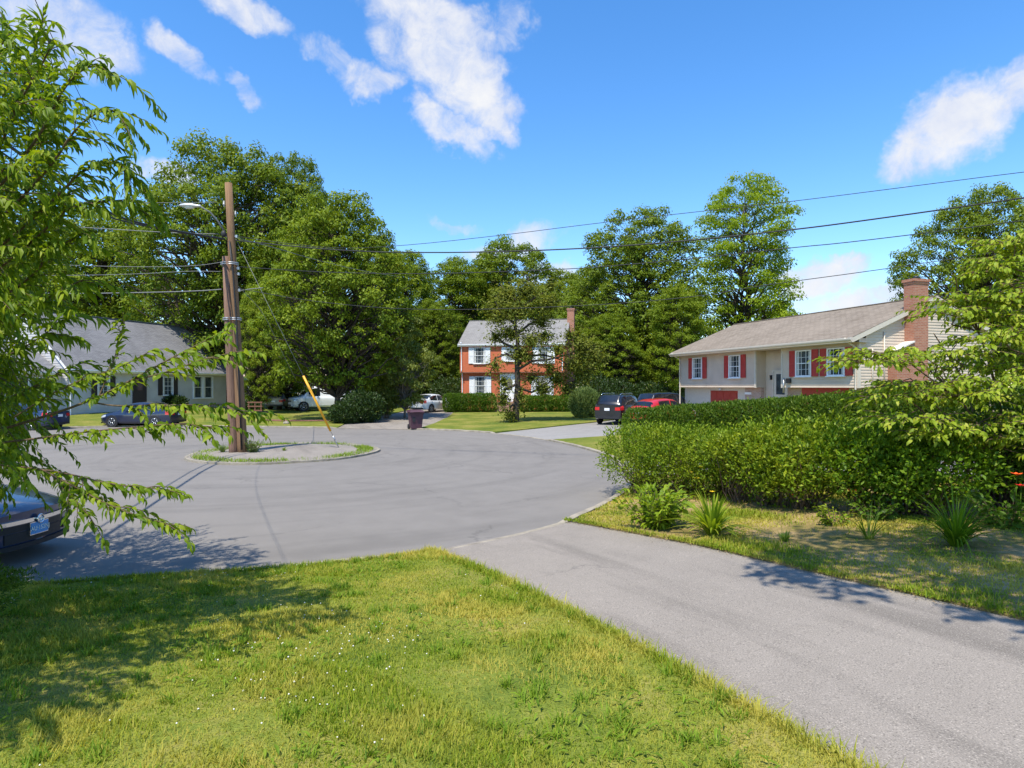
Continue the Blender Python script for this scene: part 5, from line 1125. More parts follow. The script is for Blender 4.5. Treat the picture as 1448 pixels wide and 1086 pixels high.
def gp(px, py, dz=.05):
    """ground point seen at a photo pixel"""
    d = 10.
    for _ in range(25): x = PX(px, d); d = .5*d+.5*(CAMZ-h(x, d)-dz)*F/(py-HZ)
    return PX(px, d), d
x, y = gp(925, 745); perennial('garden_plant', 'mounded bright green leafy plant below the end of the clipped hedge', 'plant', x, y, 80, .56, .6, .17, .065, M['dogwood'], 61)
x, y = gp(1007, 757); perennial('garden_plant', 'upright bright green strap-leaved plant right of the mounded leafy plant', 'plant', x, y, 120, .70, .3, .2, .048, M['dogwood'], 62, .95, True)
x, y = gp(1140-20, 700); 
x, y = gp(1228, 762); perennial('grass_clump', 'thin tuft of upright grass on the bare verge', 'plant', x, y, 26, .45, .2, .2, .016, M['hosta'], 64, .4, True)
x, y = gp(1352, 772); perennial('grass_clump', 'big dark arching spiky grass clump below the small tree', 'plant', x, y, 150, .85, .3, .2, .024, M['hedgemix'], 65, 1.0, True)
x, y = gp(1110, 765); perennial('grass_clump', 'small low tuft of grass on the sunlit verge', 'plant', x, y, 70, .16, .2, .1, .012, M['hosta'], 66, .5, True)
x, y = gp(1240, 735); perennial('garden_plant', 'low dark leafy plant at the foot of the dense dark shrub', 'plant', x, y, 26, .3, .45, .13, .06, M['box'], 67)
x, y = gp(1425, 745); perennial('garden_plant', 'leafy dark plant at the right edge below the red-orange flowers', 'plant', x, y, 34, .45, .55, .15, .06, M['box'], 68)
x, y = gp(1180, 742); perennial('garden_plant', 'short leafy shoots at the foot of the tan-stemmed shrub', 'plant', x, y, 16, .28, .3, .1, .04, M['privet'], 69)
def flower(px, py, Y, mat, lab, n=5, s=.05, seed=0):
    rng = np.random.default_rng(seed); p = P3(px, py, Y); zg = h(p.x, p.y); t = thing('flower', lab, 'flower', (p.x, p.y, zg)); mb = MB(); z = p.z-zg
    lean = rng.uniform(-.12, .12, 2)
    mb.tube([(-lean[0], -lean[1], 0), (-lean[0]*.4, -lean[1]*.4, z*.6), (0, 0, z)], [.006, .005, .004], 5); mb.build('stem', M['weed'], t)
    m = MB()
    for i in range(n):
        a = 6.28*i/n; v = Vector((math.cos(a), math.sin(a), .5)); w = Vector((-math.sin(a), math.cos(a), 0))
        m.add([(0, 0, z), v*s*.55+w*s*.3+Vector((0, 0, z)), v*s+Vector((0, 0, z-.1*s)), v*s*.55-w*s*.3+Vector((0, 0, z))], [(0, 1, 2, 3)])
    m.build('petals', M[mat], t)
for i, (px, py, Y, mt, lab, s) in enumerate([(1205, 695, 9.9, 'orange', 'single orange-red flower against the dark shrubs, above the thin tuft of grass', .075), (1438, 672, 8.7, 'orange', 'upper red-orange flower at the right edge under the small tree', .085), (1444, 688, 8.6, 'redlens', 'lower deep red flower at the right edge under the small tree', .075), (1334, 655, 9.5, 'orange', 'tiny orange flower among the stems of the small tree', .04),
        (990, 661, 12.6, 'yellowpetal', 'upper yellow flower in front of the clipped hedge', .055), (977, 668, 12.5, 'yellowpetal', 'lower yellow flower leaning left in front of the clipped hedge', .04), (1007, 696, 11.6, 'yellowpetal', 'yellow flower rising from the strap-leaved plant', .055), (985, 677, 12.3, 'yellowpetal', 'middle yellow flower above the dry tan stalks', .06), (1120, 700, 10.9, 'orange', 'small orange bloom low on the tan-stemmed shrub', .035)]):
    flower(px, py, Y, mt, lab, 6, s, 300+i)
# ------------------------------------------------------------------ cars
CT = {
 'sedan': dict(L=4.75, W=.91, zb=.22, belt=([0, .12, .5, 1.3, 2.4, 3.7, 4.4, 4.75], [.66, .72, .80, .93, .96, 1.0, 1.04, 1.0]), roof=([0, 1.22, 1.75, 2.15, 2.7, 3.3, 3.85, 4.25, 4.75], [.5, .90, 1.25, 1.41, 1.45, 1.41, 1.22, 1.0, .5]), ws=(1.34, 2.02), rw=(3.42, 4.12), sw=[(1.72, 2.72), (2.80, 3.78)], wh=(.93, 3.72), wr=.335),
 'suv': dict(L=4.75, W=.95, zb=.27, belt=([0, .12, .5, 1.25, 2.4, 3.7, 4.5, 4.75], [.82, .9, .98, 1.08, 1.1, 1.14, 1.14, 1.08]), roof=([0, 1.2, 1.6, 2.05, 2.7, 3.8, 4.35, 4.6, 4.75], [.6, 1.05, 1.4, 1.66, 1.73, 1.71, 1.62, 1.25, .8]), ws=(1.32, 1.98), rw=(4.36, 4.58), sw=[(1.68, 2.5), (2.58, 3.45), (3.53, 4.22)], wh=(.95, 3.75), wr=.37),
 'hatch': dict(L=4.2, W=.89, zb=.22, belt=([0, .12, .5, 1.1, 2.2, 3.5, 4.0, 4.2], [.68, .74, .84, .95, .98, 1.02, 1.02, .97]), roof=([0, 1.02, 1.5, 1.95, 2.4, 3.2, 3.75, 4.05, 4.2], [.5, .92, 1.25, 1.44, 1.48, 1.44, 1.3, 1.05, .6]), ws=(1.14, 1.85), rw=(3.72, 4.02), sw=[(1.5, 2.35), (2.43, 3.3)], wh=(.86, 3.4), wr=.32),
 'van': dict(L=5.3, W=1.0, zb=.32, belt=([0, .12, .5, 1.1, 2.4, 4.2, 5.1, 5.3], [.95, 1.05, 1.12, 1.2, 1.22, 1.22, 1.22, 1.15]), roof=([0, .95, 1.35, 1.85, 2.5, 4.8, 5.15, 5.3], [.7, 1.18, 1.6, 2.0, 2.08, 2.08, 2.0, 1.4]), ws=(1.06, 1.78), rw=(5.17, 5.27), sw=[(1.45, 2.4)], wh=(1.0, 4.2), wr=.38),
 'wagon': dict(L=5.0, W=.95, zb=.28, belt=([0, .1, .4, 1.5, 2.6, 4.4, 4.9, 5.0], [.82, .88, .90, .95, .96, .97, .97, .93]), roof=([0, 1.45, 1.9, 2.3, 2.8, 4.2, 4.65, 4.88, 5.0], [.6, .94, 1.2, 1.42, 1.46, 1.44, 1.36, 1.05, .7]), ws=(1.55, 2.22), rw=(4.64, 4.86), sw=[(1.95, 2.75), (2.83, 3.7), (3.78, 4.5)], wh=(.95, 3.9), wr=.35),
}
def car(kind, paint, label, cat, loc, rz, group=None, plate='platewhite', text=None, front_detail=False, name='parked_car', rack=False, lights_on_rear=True):
    T = CT[kind]; L, W = T['L'], T['W']; t = thing(name, label, cat, loc, rz, group)
    wk = ([0, .06, .2, .5, 1.0, L-1.0, L-.4, L-.12, L], [W*.86, W*.91, W*.955, W*.99, W, W, W*.98, W*.92, W*.87]); zk = ([0, .25, .8, L-.8, L-.25, L], [T['zb']+.05, T['zb']-.02, T['zb'], T['zb'], T['zb']+.02, T['zb']+.1])
    def bulge(s, y): return .20*(y/W)**2*max(0, 1-s/.9)-.13*(y/W)**2*max(0, 1-(L-s)/.8)
    def sec(s):
        w = np.interp(s, *wk); zb = np.interp(s, *zk); b = np.interp(s, *T['belt']); r = np.interp(s, *T['roof']); hh = max(0, r-b)
        tuck = min(1, hh/.3)
        return [(0, zb), (w*.9, zb), (w*.975, zb+.10), (w*.985, zb+(b-zb)*.30), (w, zb+(b-zb)*.58), (w*.985, b-.10), (w*(.93), b-.015), (w*(.93-.08*tuck), b+.03+hh*.45*1), (w*(.80-.03*tuck), b+.045+hh*.86), (w*(.64), b+.06+hh*.985), (w*.3, b+.075+hh*1.02), (0, b+.08+hh*1.03)]
    NP = 12
    def S(s, tt, side=1):
        q = sec(s); i = min(int(tt), NP-2); f_ = tt-i; y = q[i][0]*(1-f_)+q[i+1][0]*f_; z = q[i][1]*(1-f_)+q[i+1][1]*f_; return Vector((L/2-s-bulge(s, y), side*y, z))
    ss = sorted(set([0, .03, .08, .15, .25, .4, .6, .8, 1.0]+[round(x, 3) for x in np.arange(1.1, L-.7, .1)]+[L-.7, L-.5, L-.35, L-.22, L-.12, L-.05, L]+list(T['ws'])+list(T['rw'])))
    mb = MB(); vs = []; fs = []; sub = [0, 1, 1.5, 2, 2.5, 3, 3.5, 4, 4.5, 5, 5.5, 6, 6.5, 7, 7.5, 8, 8.5, 9, 9.5, 10, 10.5, 11]; ring = [(x, 1) for x in sub]+[(x, -1) for x in sub[-2:0:-1]]; m = len(ring)
    for s in ss:
        for (x, sd_) in ring: vs.append(S(s, x, sd_))
    for i in range(len(ss)-1):
        for k in range(m): fs.append((i*m+k, (i+1)*m+k, (i+1)*m+(k+1) % m, i*m+(k+1) % m))
    mb.add(vs, fs, True)
    for s, flip in ((0, 0), (L, 1)):       # rounded end faces
        rows = []; 
        for x in sub:
            p = S(s, x); rows.append([Vector((L/2-s-bulge(s, p.y*k), p.y*k, p.z)) for k in np.linspace(-1, 1, 9)])
        mb.add([p for r in rows for p in r], [(i*9+j, i*9+j+1, (i+1)*9+j+1, (i+1)*9+j) for i in range(len(sub)-1) for j in range(8)], True)
    bo = mb.build('body', M[paint], t)
    mod = bo.modifiers.new('smooth', 'WEIGHTED_NORMAL') if False else None
    def patch(s0, s1, t0, t1, off, nm, mat, parent=t, sides=(1, -1), n=(8, 5), cross=False):
        p = MB()
        for sd_ in sides:
            g = []
            for i in range(n[0]+1):
                for j in range(n[1]+1):
                    s = s0+(s1-s0)*i/n[0]; x = t0+(t1-t0)*j/n[1]; a = S(s, x, sd_); du = S(min(L, s+.02), x, sd_)-S(max(0, s-.02), x, sd_); dv = S(s, min(10.99, x+.05), sd_)-S(s, max(0.01, x-.05), sd_)
                    nn = du.cross(dv); nn = nn.normalized() if nn.length > 1e-9 else Vector((0, 0, 1)); c = Vector((a.x*.2, 0, .6))
                    if nn.dot(a-c) < 0: nn = -nn
                    g.append(a+nn*off)
            k = n[1]+1; p.add(g, [(i*k+j, (i+1)*k+j, (i+1)*k+j+1, i*k+j+1) for i in range(n[0]) for j in range(n[1])], True)
        return p.build(nm, M[mat], parent)
    def across(s0, s1, t0, off, nm, mat):          # windscreen / rear glass, over the whole width
        p = MB(); g = []; n = 8; xs = [(x, -1) for x in np.linspace(t0, 11, 6)]+[(x, 1) for x in np.linspace(11, t0, 6)[1:]]
        for i in range(n+1):
            s = s0+(s1-s0)*i/n
            for (x, sd_) in xs:
                a = S(s, x, sd_); d = S(min(L, s+.02), x, sd_)-S(max(0, s-.02), x, sd_); nn = Vector((-d.z, 0, d.x)); nn = nn if nn.z > 0 else -nn; g.append(a+nn.normalized()*off)
        k = len(xs); p.add(g, [(i*k+j, (i+1)*k+j, (i+1)*k+j+1, i*k+j+1) for i in range(n) for j in range(k-1)], True); return p.build(nm, M[mat], t)
    across(T['ws'][0], T['ws'][1], 8.0, .008, 'windscreen', 'carglass'); across(T['rw'][0], T['rw'][1], 7.7, .008, 'rear_window', 'carglass')
    for (a, b) in T['sw']: 
        for sd_ in (1, -1): patch(a, b, 6.12, 8.15, .008, 'side_window', 'carglass', sides=(sd_,))
    def endcap(s, y0, y1, z0, z1, off, nm, mat, th=.03, n=10, parent=t, label=None):
        sg = 1 if s == 0 else -1; p = MB(); g = []
        for i in range(n+1):
            y = y0+(y1-y0)*i/n; x = L/2-s-bulge(s, y)
            g += [(x-sg*.02, y, z0), (x+sg*off, y, z0), (x+sg*off, y, z1), (x-sg*.02, y, z1)]
        p.add(g, [(i*4+j, i*4+(j+1) % 4, i*4+4+(j+1) % 4, i*4+4+j) for i in range(n) for j in range(4)]+[(0, 1, 2, 3), (n*4+3, n*4+2, n*4+1, n*4)]); return p.build(nm, M[mat], parent, label)
    b0 = np.interp(0, *T['belt']); bL = np.interp(L, *T['belt']); z0 = T['zb']
    # wheels, arches, sills
    for s in T['wh']:
        for sd_ in (1, -1):
            ar = MB(); ar.disc((L/2-s, sd_*(W-.10), T['wr']+.01), (0, sd_, 0), T['wr']+.055, 28, None, .106); ar.build('wheel_arch', M['blackplastic'], t)
            wo = MB(); wo.ring((L/2-s, sd_*(W-.10), T['wr']), (0, 1, 0), T['wr']-.075, .078, 28, 8); wo.disc((L/2-s, sd_*(W-.16), T['wr']), (0, sd_, 0), T['wr']-.02, 28, None, .14); wo.ring((L/2-s, sd_*(W-.045), T['wr']), (0, 1, 0), T['wr']-.06, .058, 28, 8)
            w = wo.build('wheel', M['rubber'], t); rm = MB()
            rm.ring((L/2-s, sd_*(W-.01), T['wr']), (0, 1, 0), T['wr']-.12, .02, 28, 6); rm.disc((L/2-s, sd_*(W-.03), T['wr']), (0, sd_, 0), .06, 12, None, .03)
            for k in range(5):
                a = 2*math.pi*k/5+.3; r1 = T['wr']-.115; c, q = math.cos(a), math.sin(a); rm.tube([(L/2-s+.04*c, sd_*(W-.008), T['wr']+.04*q), (L/2-s+r1*c, sd_*(W-.014), T['wr']+r1*q)], [.035, .026], 5)
            rm.build('rim', M['alloy'], w)
    # front
    g = endcap(0, -W*.62, W*.62, b0-.19, b0-.06, .010, 'grille', 'blackplastic'); lowg = endcap(0, -W*.55, W*.55, z0+.10, z0+.24, .014, 'lower_grille', 'blackplastic'); endcap(0, -W*.84, W*.84, z0+.01, z0+.075, .03, 'front_lip', 'blackplastic')
    for sd_ in (1, -1): patch(.03, .42, 4.6, 5.85, .008, 'headlight', 'clearlens', sides=(sd_,)); patch(L-.3, L-.01, 4.3, 5.8, .008, 'taillight', 'redlens', sides=(sd_,))
    for sd_ in (1, -1): endcap(L, sd_*W*.52, sd_*W*.84, bL-.24, bL-.06, .014, 'taillight', 'redlens')
    endcap(L, -W*.80, W*.80, z0+.08, z0+.2, .03, 'bumper', 'blackplastic'); pl = endcap(L, -.16, .16, bL-.26, bL-.11, .022, 'licence_plate', plate)
    for sd_ in (1, -1):
        k = MB(); mx = L/2-T['sw'][0][0]-.05; zz = np.interp(T['sw'][0][0], *T['belt'])+.12; k.ball((mx, sd_*(W+.09), zz), (.06, .10, .075), 10, 6); k.build('mirror', M[paint], t)
        for (a, b) in T['sw'][:2]: hd = MB(); p = S(b-.12, 5.15, sd_); hd.tube([p+Vector((.1, sd_*.02, 0)), p+Vector((-.06, sd_*.02, 0))], .014, 6); hd.build('door_handle', M['chrome'], t)
    for s in [T['sw'][0][1]+.04]+([T['sw'][1][1]+.02] if len(T['sw']) > 1 else [])+[T['sw'][0][0]-.3]: patch(s-.005, s+.005, 2.2, 6.0, .0025, 'door_gap', 'blackplastic', n=(1, 8))
    if rack:
        for sd_ in (1, -1): k = MB(); k.tube([(L/2-2.1, sd_*W*.62, 1.76), (L/2-2.3, sd_*W*.62, 1.83), (L/2-4.0, sd_*W*.62, 1.82), (L/2-4.2, sd_*W*.62, 1.74)], .02, 6); k.build('roof_rail', M['chrome'], t)
    if front_detail:
        endcap(0, -W*.68, W*.68, b0-.085, b0-.032, .034, 'chrome_bar', 'chrome')
        em = MB(); c = (L/2+.052, 0, b0-.062); em.ring(c, (1, 0, 0), .058, .011, 28, 8); em.disc((c[0]-.018, 0, c[2]), (1, 0, 0), .05, 24, None, .012)
        for a in (.5, 2.64, 4.71): em.tube([(c[0]-.002, 0, c[2]), (c[0]-.002, .052*math.cos(a), c[2]+.052*math.sin(a))], .008, 6)
        em.build('emblem', M['chrome'], t)
        fp = endcap(0, -.155, .155, z0+.175, z0+.335, .046, 'licence_plate', 'plateblue', n=4); endcap(0, -.165, .165, z0+.165, z0+.345, .040, 'plate_frame', 'chrome', n=4)
        cu = bpy.data.curves.new('plate_text', 'FONT'); cu.body = text; cu.size = .088; cu.align_x = 'CENTER'; cu.align_y = 'CENTER'; cu.extrude = .002; tmp = bpy.data.objects.new('tmp', cu); COL.objects.link(tmp)
        dg = bpy.context.evaluated_depsgraph_get(); me = bpy.data.meshes.new_from_object(tmp.evaluated_get(dg)); bpy.data.objects.remove(tmp); me.materials.clear(); me.materials.append(M['platetext']); to = link('plate_text', me, fp)
        to.matrix_local = Matrix.Translation((L/2+.049, 0, z0+.25)) @ Matrix(((0, 0, 1, 0), (.92, 0, 0, 0), (0, 1, 0, 0), (0, 0, 0, 1)))
        for sd_ in (1, -1): endcap(0, sd_*W*.62, sd_*W*.82, z0+.12, z0+.26, .018, 'fog_lamp', 'blackplastic')
        endcap(0, -W*.86, W*.86, z0+.34, z0+.375, .022, 'bumper_crease', paint)
    return t
def ground_rest(x, y, on_road=False): return (x, y, 0.0 if on_road else h(x, y)+.014)
car('sedan', 'p_blue', 'dark blue sedan with chrome nose bar and blue plate, parked beside the front lawn', 'car', (-6.84-2.375, 9.05, 0), R(-2), text='AU\u00b7152NJ', front_detail=True)
x, y = TP(209, 39); car('sedan', 'p_navy', 'navy sedan with red tail light parked before the grey house', 'car', (x, y-.4, .0), R(180-6))
x, y = TP(58, 37.5); car('sedan', 'p_blue', 'blue car mostly hidden by leaves, left of the navy sedan', 'car', (x, y-1.4, .0), R(174))
x, y = TP(611, 53.5); car('sedan', 'p_white', 'white sedan parked on the far driveway beside the brick house', 'car', ground_rest(x, y), R(62))
x, y = TP(880, 38.6); car('suv', 'p_black', 'black sport utility car with roof rails, nearest the feathery shrub', 'car', ground_rest(x, y), R(58), rack=True)
x, y = TP(938, 35.6); car('hatch', 'p_red', 'bright red hatchback half hidden behind the rear hedge', 'car', ground_rest(x, y), R(35))
x, y = TP(945, 42.0); car('suv', 'p_black', 'dark sport utility car behind the red hatchback, close to the tan house', 'car', ground_rest(x, y), R(30))
x, y = TP(407, 56); car('wagon', 'p_silver', 'old silver-grey estate car seen from behind under the trees', 'car', (x, y, h(x, y)+.06), R(82))
x, y = TP(453, 54); car('van', 'p_white', 'white van parked under the trees, half hidden by trunks', 'van', (x, y, h(x, y)+.06), R(212), name='parked_van')

# ------------------------------------------------------------------ utility pole on the island, its lamp, guys and cables
BX, BY = PX(343, 22.8), 22.8
pole = thing('utility_pole', 'tall brown wooden utility pole strapped to an older cut-off pole, with a street lamp arm', 'utility pole', (BX, BY, .085))
def zl(y, Y=22.8): return PZ(y, Y)-.12
def ax_(z): return -.52*z/9.9       # the pole leans to the left
sh = MB(); sh.tube([(ax_(z), 0, z) for z in (-.3, .3, 2, 4, 6, 8, 9.85)], [.185, .18, .17, .157, .145, .135, .126], 18); sh.build('pole_shaft', M['polewood'], pole)
zt = zl(362); st = MB(); st.tube([(-.30-.31*z/zt*.9, -.05, z) for z in (-.3, .2, 2, 4, zt)], [.17, .165, .157, .145, .13], 16); st.build('old_pole', M['oldpole'], pole, 'older darker cut-off pole')
def strap(z, mat='steel'):
    m = MB(); xa = ax_(z); xb = -.30-.31*z/zt*.9; pts = []
    for k in range(25):
        a = 2*math.pi*k/24; c = math.cos(a); pts.append(((xa+.205 if c > 0 else xb-.205)+(.0), 0, z) if False else ((xa+xb)/2+((xa-xb)/2+.20)*c, -.02+.215*math.sin(a), z))
    m.tube([(p[0], p[1], z-.03) for p in pts], .022, 6); m.tube([(p[0], p[1], z+.03) for p in pts], .022, 6); m.build('strap', M[mat], pole)
strap(zl(450)); strap(zl(372))
c = MB(); c.tube([(ax_(1)+.10, -.2, .1), (ax_(3)+.10, -.195, 3), (ax_(5)+.1, -.18, 5), (ax_(6.5)+.06, -.17, 6.6), (ax_(7.7), -.17, 7.7)], .028, 6); c.build('riser_cable', M['cable'], pole)
# lamp arm
za = zl(333); arm = MB(); tip = (PX(282, 22.4)-BX, -.4, zl(291, 22.4)); arm.tube([(ax_(za)-.12, -.03, za), (ax_(za)-.45, -.12, za+.55), (tip[0]+.35, -.32, tip[2]-.18), (tip[0]+.1, -.38, tip[2]-.03), tip], [.034, .032, .03, .03, .03], 8); ar = arm.build('lamp_arm', M['greycable'], pole)
lh = MB(); prof = [(0, .045, .045), (.12, .08, .06), (.3, .13, .085), (.52, .14, .085), (.7, .10, .06), (.78, .03, .02)]; vs = []; n = 14
for (d, ry, rz_) in prof:
    for k in range(n): a = 2*math.pi*k/n; vs.append((tip[0]+.05-d, tip[1]+ry*math.cos(a), tip[2]+.02+(rz_*1.0 if math.sin(a) > 0 else rz_*.55)*math.sin(a)+d*.03))
lh.add(vs, [(i*n+k, i*n+(k+1) % n, (i+1)*n+(k+1) % n, (i+1)*n+k) for i in range(len(prof)-1) for k in range(n)]+[tuple(range(n)), tuple(range((len(prof)-1)*n, len(prof)*n))[::-1]], True)
lo = lh.build('lamp_head', M['lampgrey'], ar); ln = MB(); ln.ball((tip[0]-.36, tip[1], tip[2]-.02), (.19, .10, .06), 12, 6); ln.build('lens', M['lens'], lo)
br = MB(); br.tube([(ax_(zl(320))-.13, -.02, zl(286)), (ax_(zl(286))-.13, -.02, zl(286))], .02, 6); 
def insul(x, y, z, r=.05):
    i = MB()
    for k in range(3): i.disc((x, y, z+k*.045), (0, 0, 1), r*(1-.12*k), 12, r*.75*(1-.12*k), .035)
    i.disc((x, y, z-.08), (0, 0, 1), .014, 8, None, .09); return i.build('insulator', M['lampgrey'], pole)
insul(ax_(zl(286))-.20, 0, zl(288)); insul(ax_(zl(300))+.2, 0, zl(302), .04)
for zz in (zl(333), zl(378), zl(386), zl(409)):
    k = MB(); k.disc((ax_(zz)-.19, 0, zz), (1, 0, 0), .03, 8, None, .38); k.box(ax_(zz)+.17, ax_(zz)+.23, -.04, .04, zz-.05, zz+.05); k.build('bolt', M['steel'], pole)
tr = MB(); tr.ball((ax_(zl(331))-.2, -.16, zl(331)), (.10, .08, .13), 10, 6); tr.build('connector', M['cable'], pole)
# cables. Each is given by the plan line it hangs over and the heights it passes
def cable(label, pts, r, mat='cable', k=2, name='overhead_cable', group='overhead cables', pair=0):
    P = smooth_path(pts, k); o = Vector(tuple(P[0])); mb = MB(); r *= .72; mb.tube([Vector(tuple(p))-o for p in P], r, 6)
    if pair: mb.tube([Vector(tuple(p))-o+Vector((pair, 0, -.06)) for p in P], r*.7, 6)
    ob = mb.build(name, M[mat]); ob.location = o; tag(ob, label, 'cable', group); return ob
def on_plan(a, b, px, py):
    """where the sight line of a photo column meets the vertical plane over a-b"""
    kx = (px-724)/F; t = (kx*a[1]-a[0])/((b[0]-a[0])-kx*(b[1]-a[1])); Y = a[1]+(b[1]-a[1])*t; return Vector((kx*Y, Y, PZ(py, Y)))
def pt_pole(py, dx=.16): z = zl(py); return Vector((BX+ax_(z)+dx, BY, z+.12))
A = (BX-.3, BY); Bp = (13.5, 16.0)
for lab, py0, pts, r in (('topmost cable running right from the pole across the sky', 334, [(460, 352), (555, 349), (700, 334), (840, 316), (980, 300), (1120, 285), (1300, 262), (1448, 243), (1700, 214)], .013),
        ('thick twisted cable below the topmost one, right of the pole', 340, [(430, 350), (500, 355), (560, 357), (680, 357), (840, 351), (980, 340), (1120, 325), (1200, 315), (1448, 280), (1700, 242)], .028),
        ('third cable down on the right, just clearing the far tree tops', 377, [(450, 385), (600, 388), (765, 382), (830, 379), (980, 366), (1120, 350), (1200, 343), (1448, 312), (1700, 278)], .017),
        ('lowest cable on the right, crossing just above the tan house roof', 408, [(450, 428), (600, 440), (850, 432), (1000, 418), (1060, 406), (1270, 378), (1448, 350), (1700, 310)], .014)):
    cable(lab, [pt_pole(py0)]+[on_plan(A, Bp, a, b) for a, b in pts], r)
A2 = (BX-.5, BY); B2 = (-48, 18.0)
for lab, py0, pts, r in (('thin cable leaving the pole to the left at the height of the lamp', 286, [(205, 287), (88, 286), (-60, 280)], .012), ('cable leaving the pole to the left below the lamp arm', 331, [(260, 330), (205, 327), (60, 318), (-80, 305)], .020),
        ('upper of the two middle cables left of the pole', 371, [(280, 376), (200, 378), (60, 374), (-80, 366)], .014), ('lower of the two middle cables left of the pole', 384, [(270, 383), (190, 388), (60, 390), (-80, 388)], .014), ('lowest thick grey cable left of the pole', 409, [(290, 411), (240, 413), (80, 416), (-80, 412)], .026)):
    cable(lab, [pt_pole(py0, -.45)]+[on_plan(A2, B2, a, b) for a, b in pts], r, 'greycable')
cable('thin service drop hanging from the pole over the near street towards the camera side', [pt_pole(334, -.2), Vector((-10.15, 20.0, 7.55)), Vector((-9.9, 17, 7.45)), Vector((-8.3, 12.8, 7.3)), Vector((-6.6, 9, 7.4)), Vector((-4.6, 4.5, 7.9)), Vector((-3.6, 2, 8.3))], .007)
for lab, dx, r in (('thick twin of the two cables that run from the pole behind the near leafy tree', 0, .05), ('thin twin of the two cables that run from the pole behind the near leafy tree', -.33, .03)):  # cable pair added and sized to throw a double shadow line across the road
    cable(lab, [pt_pole(338, -.25), Vector((-11.05+dx*.6, 19.6, 7.45)), Vector((-11.35+dx, 17.2, 7.3)), Vector((-9.5+dx, 10.9, 7.2)), Vector((-7.75+dx, 4.9, 7.3)), Vector((-6.2+dx, -.5, 7.6))], r)
cable('sagging cable dropping right of the pole toward the house behind the trees', [pt_pole(336), P3(395, 352, 26), P3(440, 366, 30), P3(520, 385, 38), P3(600, 396, 48)], .016, 'greycable')
cable('short grey cable stub reaching right from the cut-off pole', [pt_pole(412, .12), P3(350, 409, 22.7), P3(372, 407, 22.7)], .022, 'greycable')
cable('thin drop cable slanting down behind the pole to the trees', [pt_pole(405), P3(372, 440, 25), P3(395, 490, 29), P3(418, 536, 36)], .014, 'greycable')
# guy wire with its yellow guard
axx, ayy = gp(479, 633, .085); gz_ = .085
guy = thing('guy_wire', 'steel guy wire with a bright yellow plastic guard, anchored in the island', 'guy wire', (axx, ayy, gz_)); top = pt_pole(338)-Vector((axx, ayy, gz_)); g0 = Vector((0, 0, 0))
def al(t): return g0+(top-g0)*t
m = MB(); m.tube([al(.028), al(1)], .008, 6); m.build('strand', M['greycable'], guy); m = MB(); m.tube([al(-.02), al(.055)], .022, 8); m.tube([al(.03), al(.06)], .034, 8); m.ring(al(.03), tuple(top.normalized().orthogonal()), .05, .014, 16, 6); m.build('anchor_rod', M['steel'], guy)
m = MB(); m.tube([al(.085), al(.36)], .043, 12); m.build('guard', M['yellow'], guy)
A3 = pt_pole(345); cable('second thin guy strand slanting right of the pole above the yellow guard', [A3, A3+(Vector((axx+1.2, ayy+1.5, 1.6))-A3)*.55, Vector((axx+1.2, ayy+1.5, 1.6))], .009, 'greycable') if False else None
# weeds at the pole foot
perennial('weed_clump', 'grey-green leafy weed clump at the right of the pole foot', 'plant', BX+.42, BY-.05, 46, .42, .42, .12, .035, M['plume'], 81)
perennial('weed_clump', 'pale grassy weed clump at the left of the pole foot', 'plant', BX-.75, BY+.05, 130, .34, .3, .1, .014, M['plume'], 82, .6, True)
for o in bpy.data.objects:
    if o.name.startswith('weed_clump'): o.location.z = .07
perennial('weed_clump', 'small green weed tuft on the middle of the island', 'plant', PX(402, 23.2), 23.2, 60, .18, .2, .1, .012, M['hosta'], 83, .6, True).location.z = .085

x, y = -4.80, 5.3; bush('juniper', 'low juniper sprigs poking in at the lower left corner of the lawn', 'shrub', (x, y, h(x, y)+.03), [((-.2, .1, .40), (.45, .45, .35), 2), ((.42, -.05, .62), (.36, .10, .06), 2), ((.25, .1, .5), (.3, .12, .06), 2)], 9000, .05, M['yew'], 91, lw=.22, up=.5, rough=.3, stem=False)
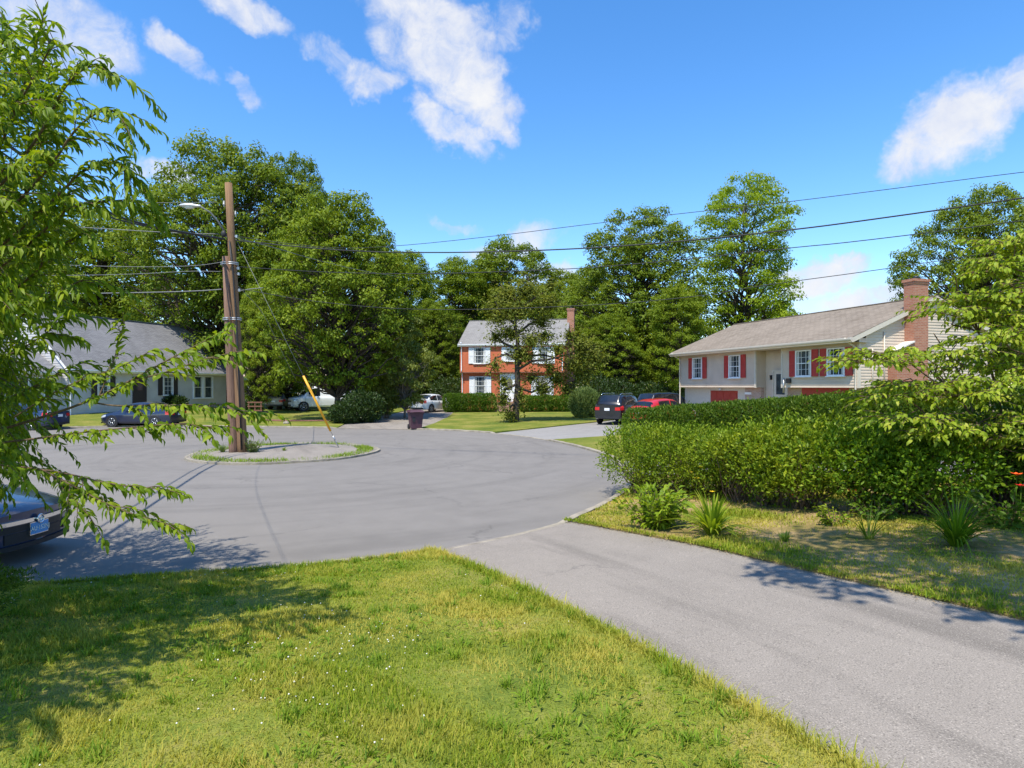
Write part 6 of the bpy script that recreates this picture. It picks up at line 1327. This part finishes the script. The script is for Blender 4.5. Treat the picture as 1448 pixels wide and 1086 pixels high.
# ------------------------------------------------------------------ maroon wheeled bin at the far kerb
bx, by = gp(588, 607, 0); bin_ = thing('wheeled_bin', 'dark maroon wheeled rubbish bin standing at the far kerb', 'bin', (bx, by-.1, .012), R(22))
b = MB(); b.hexa([(-.30, -.30, .04), (.30, -.30, .04), (.30, .30, .10), (-.30, .30, .10)], [(-.38, -.38, .98), (.38, -.38, .98), (.38, .40, .98), (-.38, .40, .98)]); b.hexa([(-.40, -.40, .86), (.40, -.40, .86), (.40, .42, .86), (-.40, .42, .86)], [(-.41, -.41, .985), (.41, -.41, .985), (.41, .43, .985), (-.41, .43, .985)]); b.build('body', M['binplastic'], bin_, bevel=.025)
b = MB(); b.hexa([(-.45, -.50, .99), (.43, -.50, .99), (.43, .48, .99), (-.45, .48, .99)], [(-.36, -.38, 1.10), (.36, -.38, 1.10), (.38, .46, 1.12), (-.38, .46, 1.12)]); b.box(-.2, .2, -.56, -.48, .992, 1.02); b.build('lid', M['binplastic'], bin_, bevel=.02)
b = MB(); b.box(-.26, -.10, -.372, -.335, .45, .72); b.build('lift_pocket', M['blackplastic'], bin_); b = MB(); b.tube([(-.32, .5, .92), (.32, .5, .92)], .022, 8); b.tube([(-.3, .4, .9), (-.3, .5, .92)], .02, 6); b.tube([(.3, .4, .9), (.3, .5, .92)], .02, 6); b.build('handle', M['binplastic'], bin_)
for sx in (-1, 1): b = MB(); b.disc((sx*.28, .33, .15), (sx, 0, 0), .15, 18, None, .09); b.build('wheel', M['rubber'], bin_)
# ------------------------------------------------------------------ small things under the far trees
def tag_mesh(name, mb, mat, label, cat, loc, bevel=0, rz=0): o = mb.build(name, M[mat], bevel=bevel); o.location = loc; o.rotation_euler.z = rz; return tag(o, label, cat)
MUL = [(PX(370, 41.5), 40.6), (PX(480, 41), 40.6), (PX(470, 43), 43.2), (PX(385, 43), 42.6)]
rng = np.random.default_rng(8); cx, cy = PX(425, 42), 41.8
sheet('bare_soil', [(cx+2.6*(1+.2*math.sin(3*a))*math.cos(a), cy+.75*(1+.2*math.cos(2*a))*math.sin(a)) for a in np.linspace(0, 6.28, 24)[:-1]], .5, .075, M['brownmulch'])
m = MB(); m.hexa([(-.2, -.18, 0), (.2, -.18, 0), (.2, .18, 0), (-.2, .18, 0)], [(-.13, -.12, .17), (.12, -.13, .16), (.14, .1, .18), (-.1, .12, .16)]); x, y = TP(405, 39.6); tag_mesh('kerb_stone', m, 'kerb', 'pale stone lying on the verge below the old silver car', 'stone', (x, y, h(x, y)+.05), .04)
m = MB()
for k in range(3): m.box(-.03+k*.45, .03+k*.45, -.03, .03, -.2, 1.05)
for z in (.35, .65, .95): m.box(-.1, 1.0, -.05, -.032, z, z+.09)
x, y = TP(352, 46); tag_mesh('rail_fence', m, 'rail', 'short dark brown rail fence by the trunk behind the pole', 'fence', (x, y, h(x, y)))
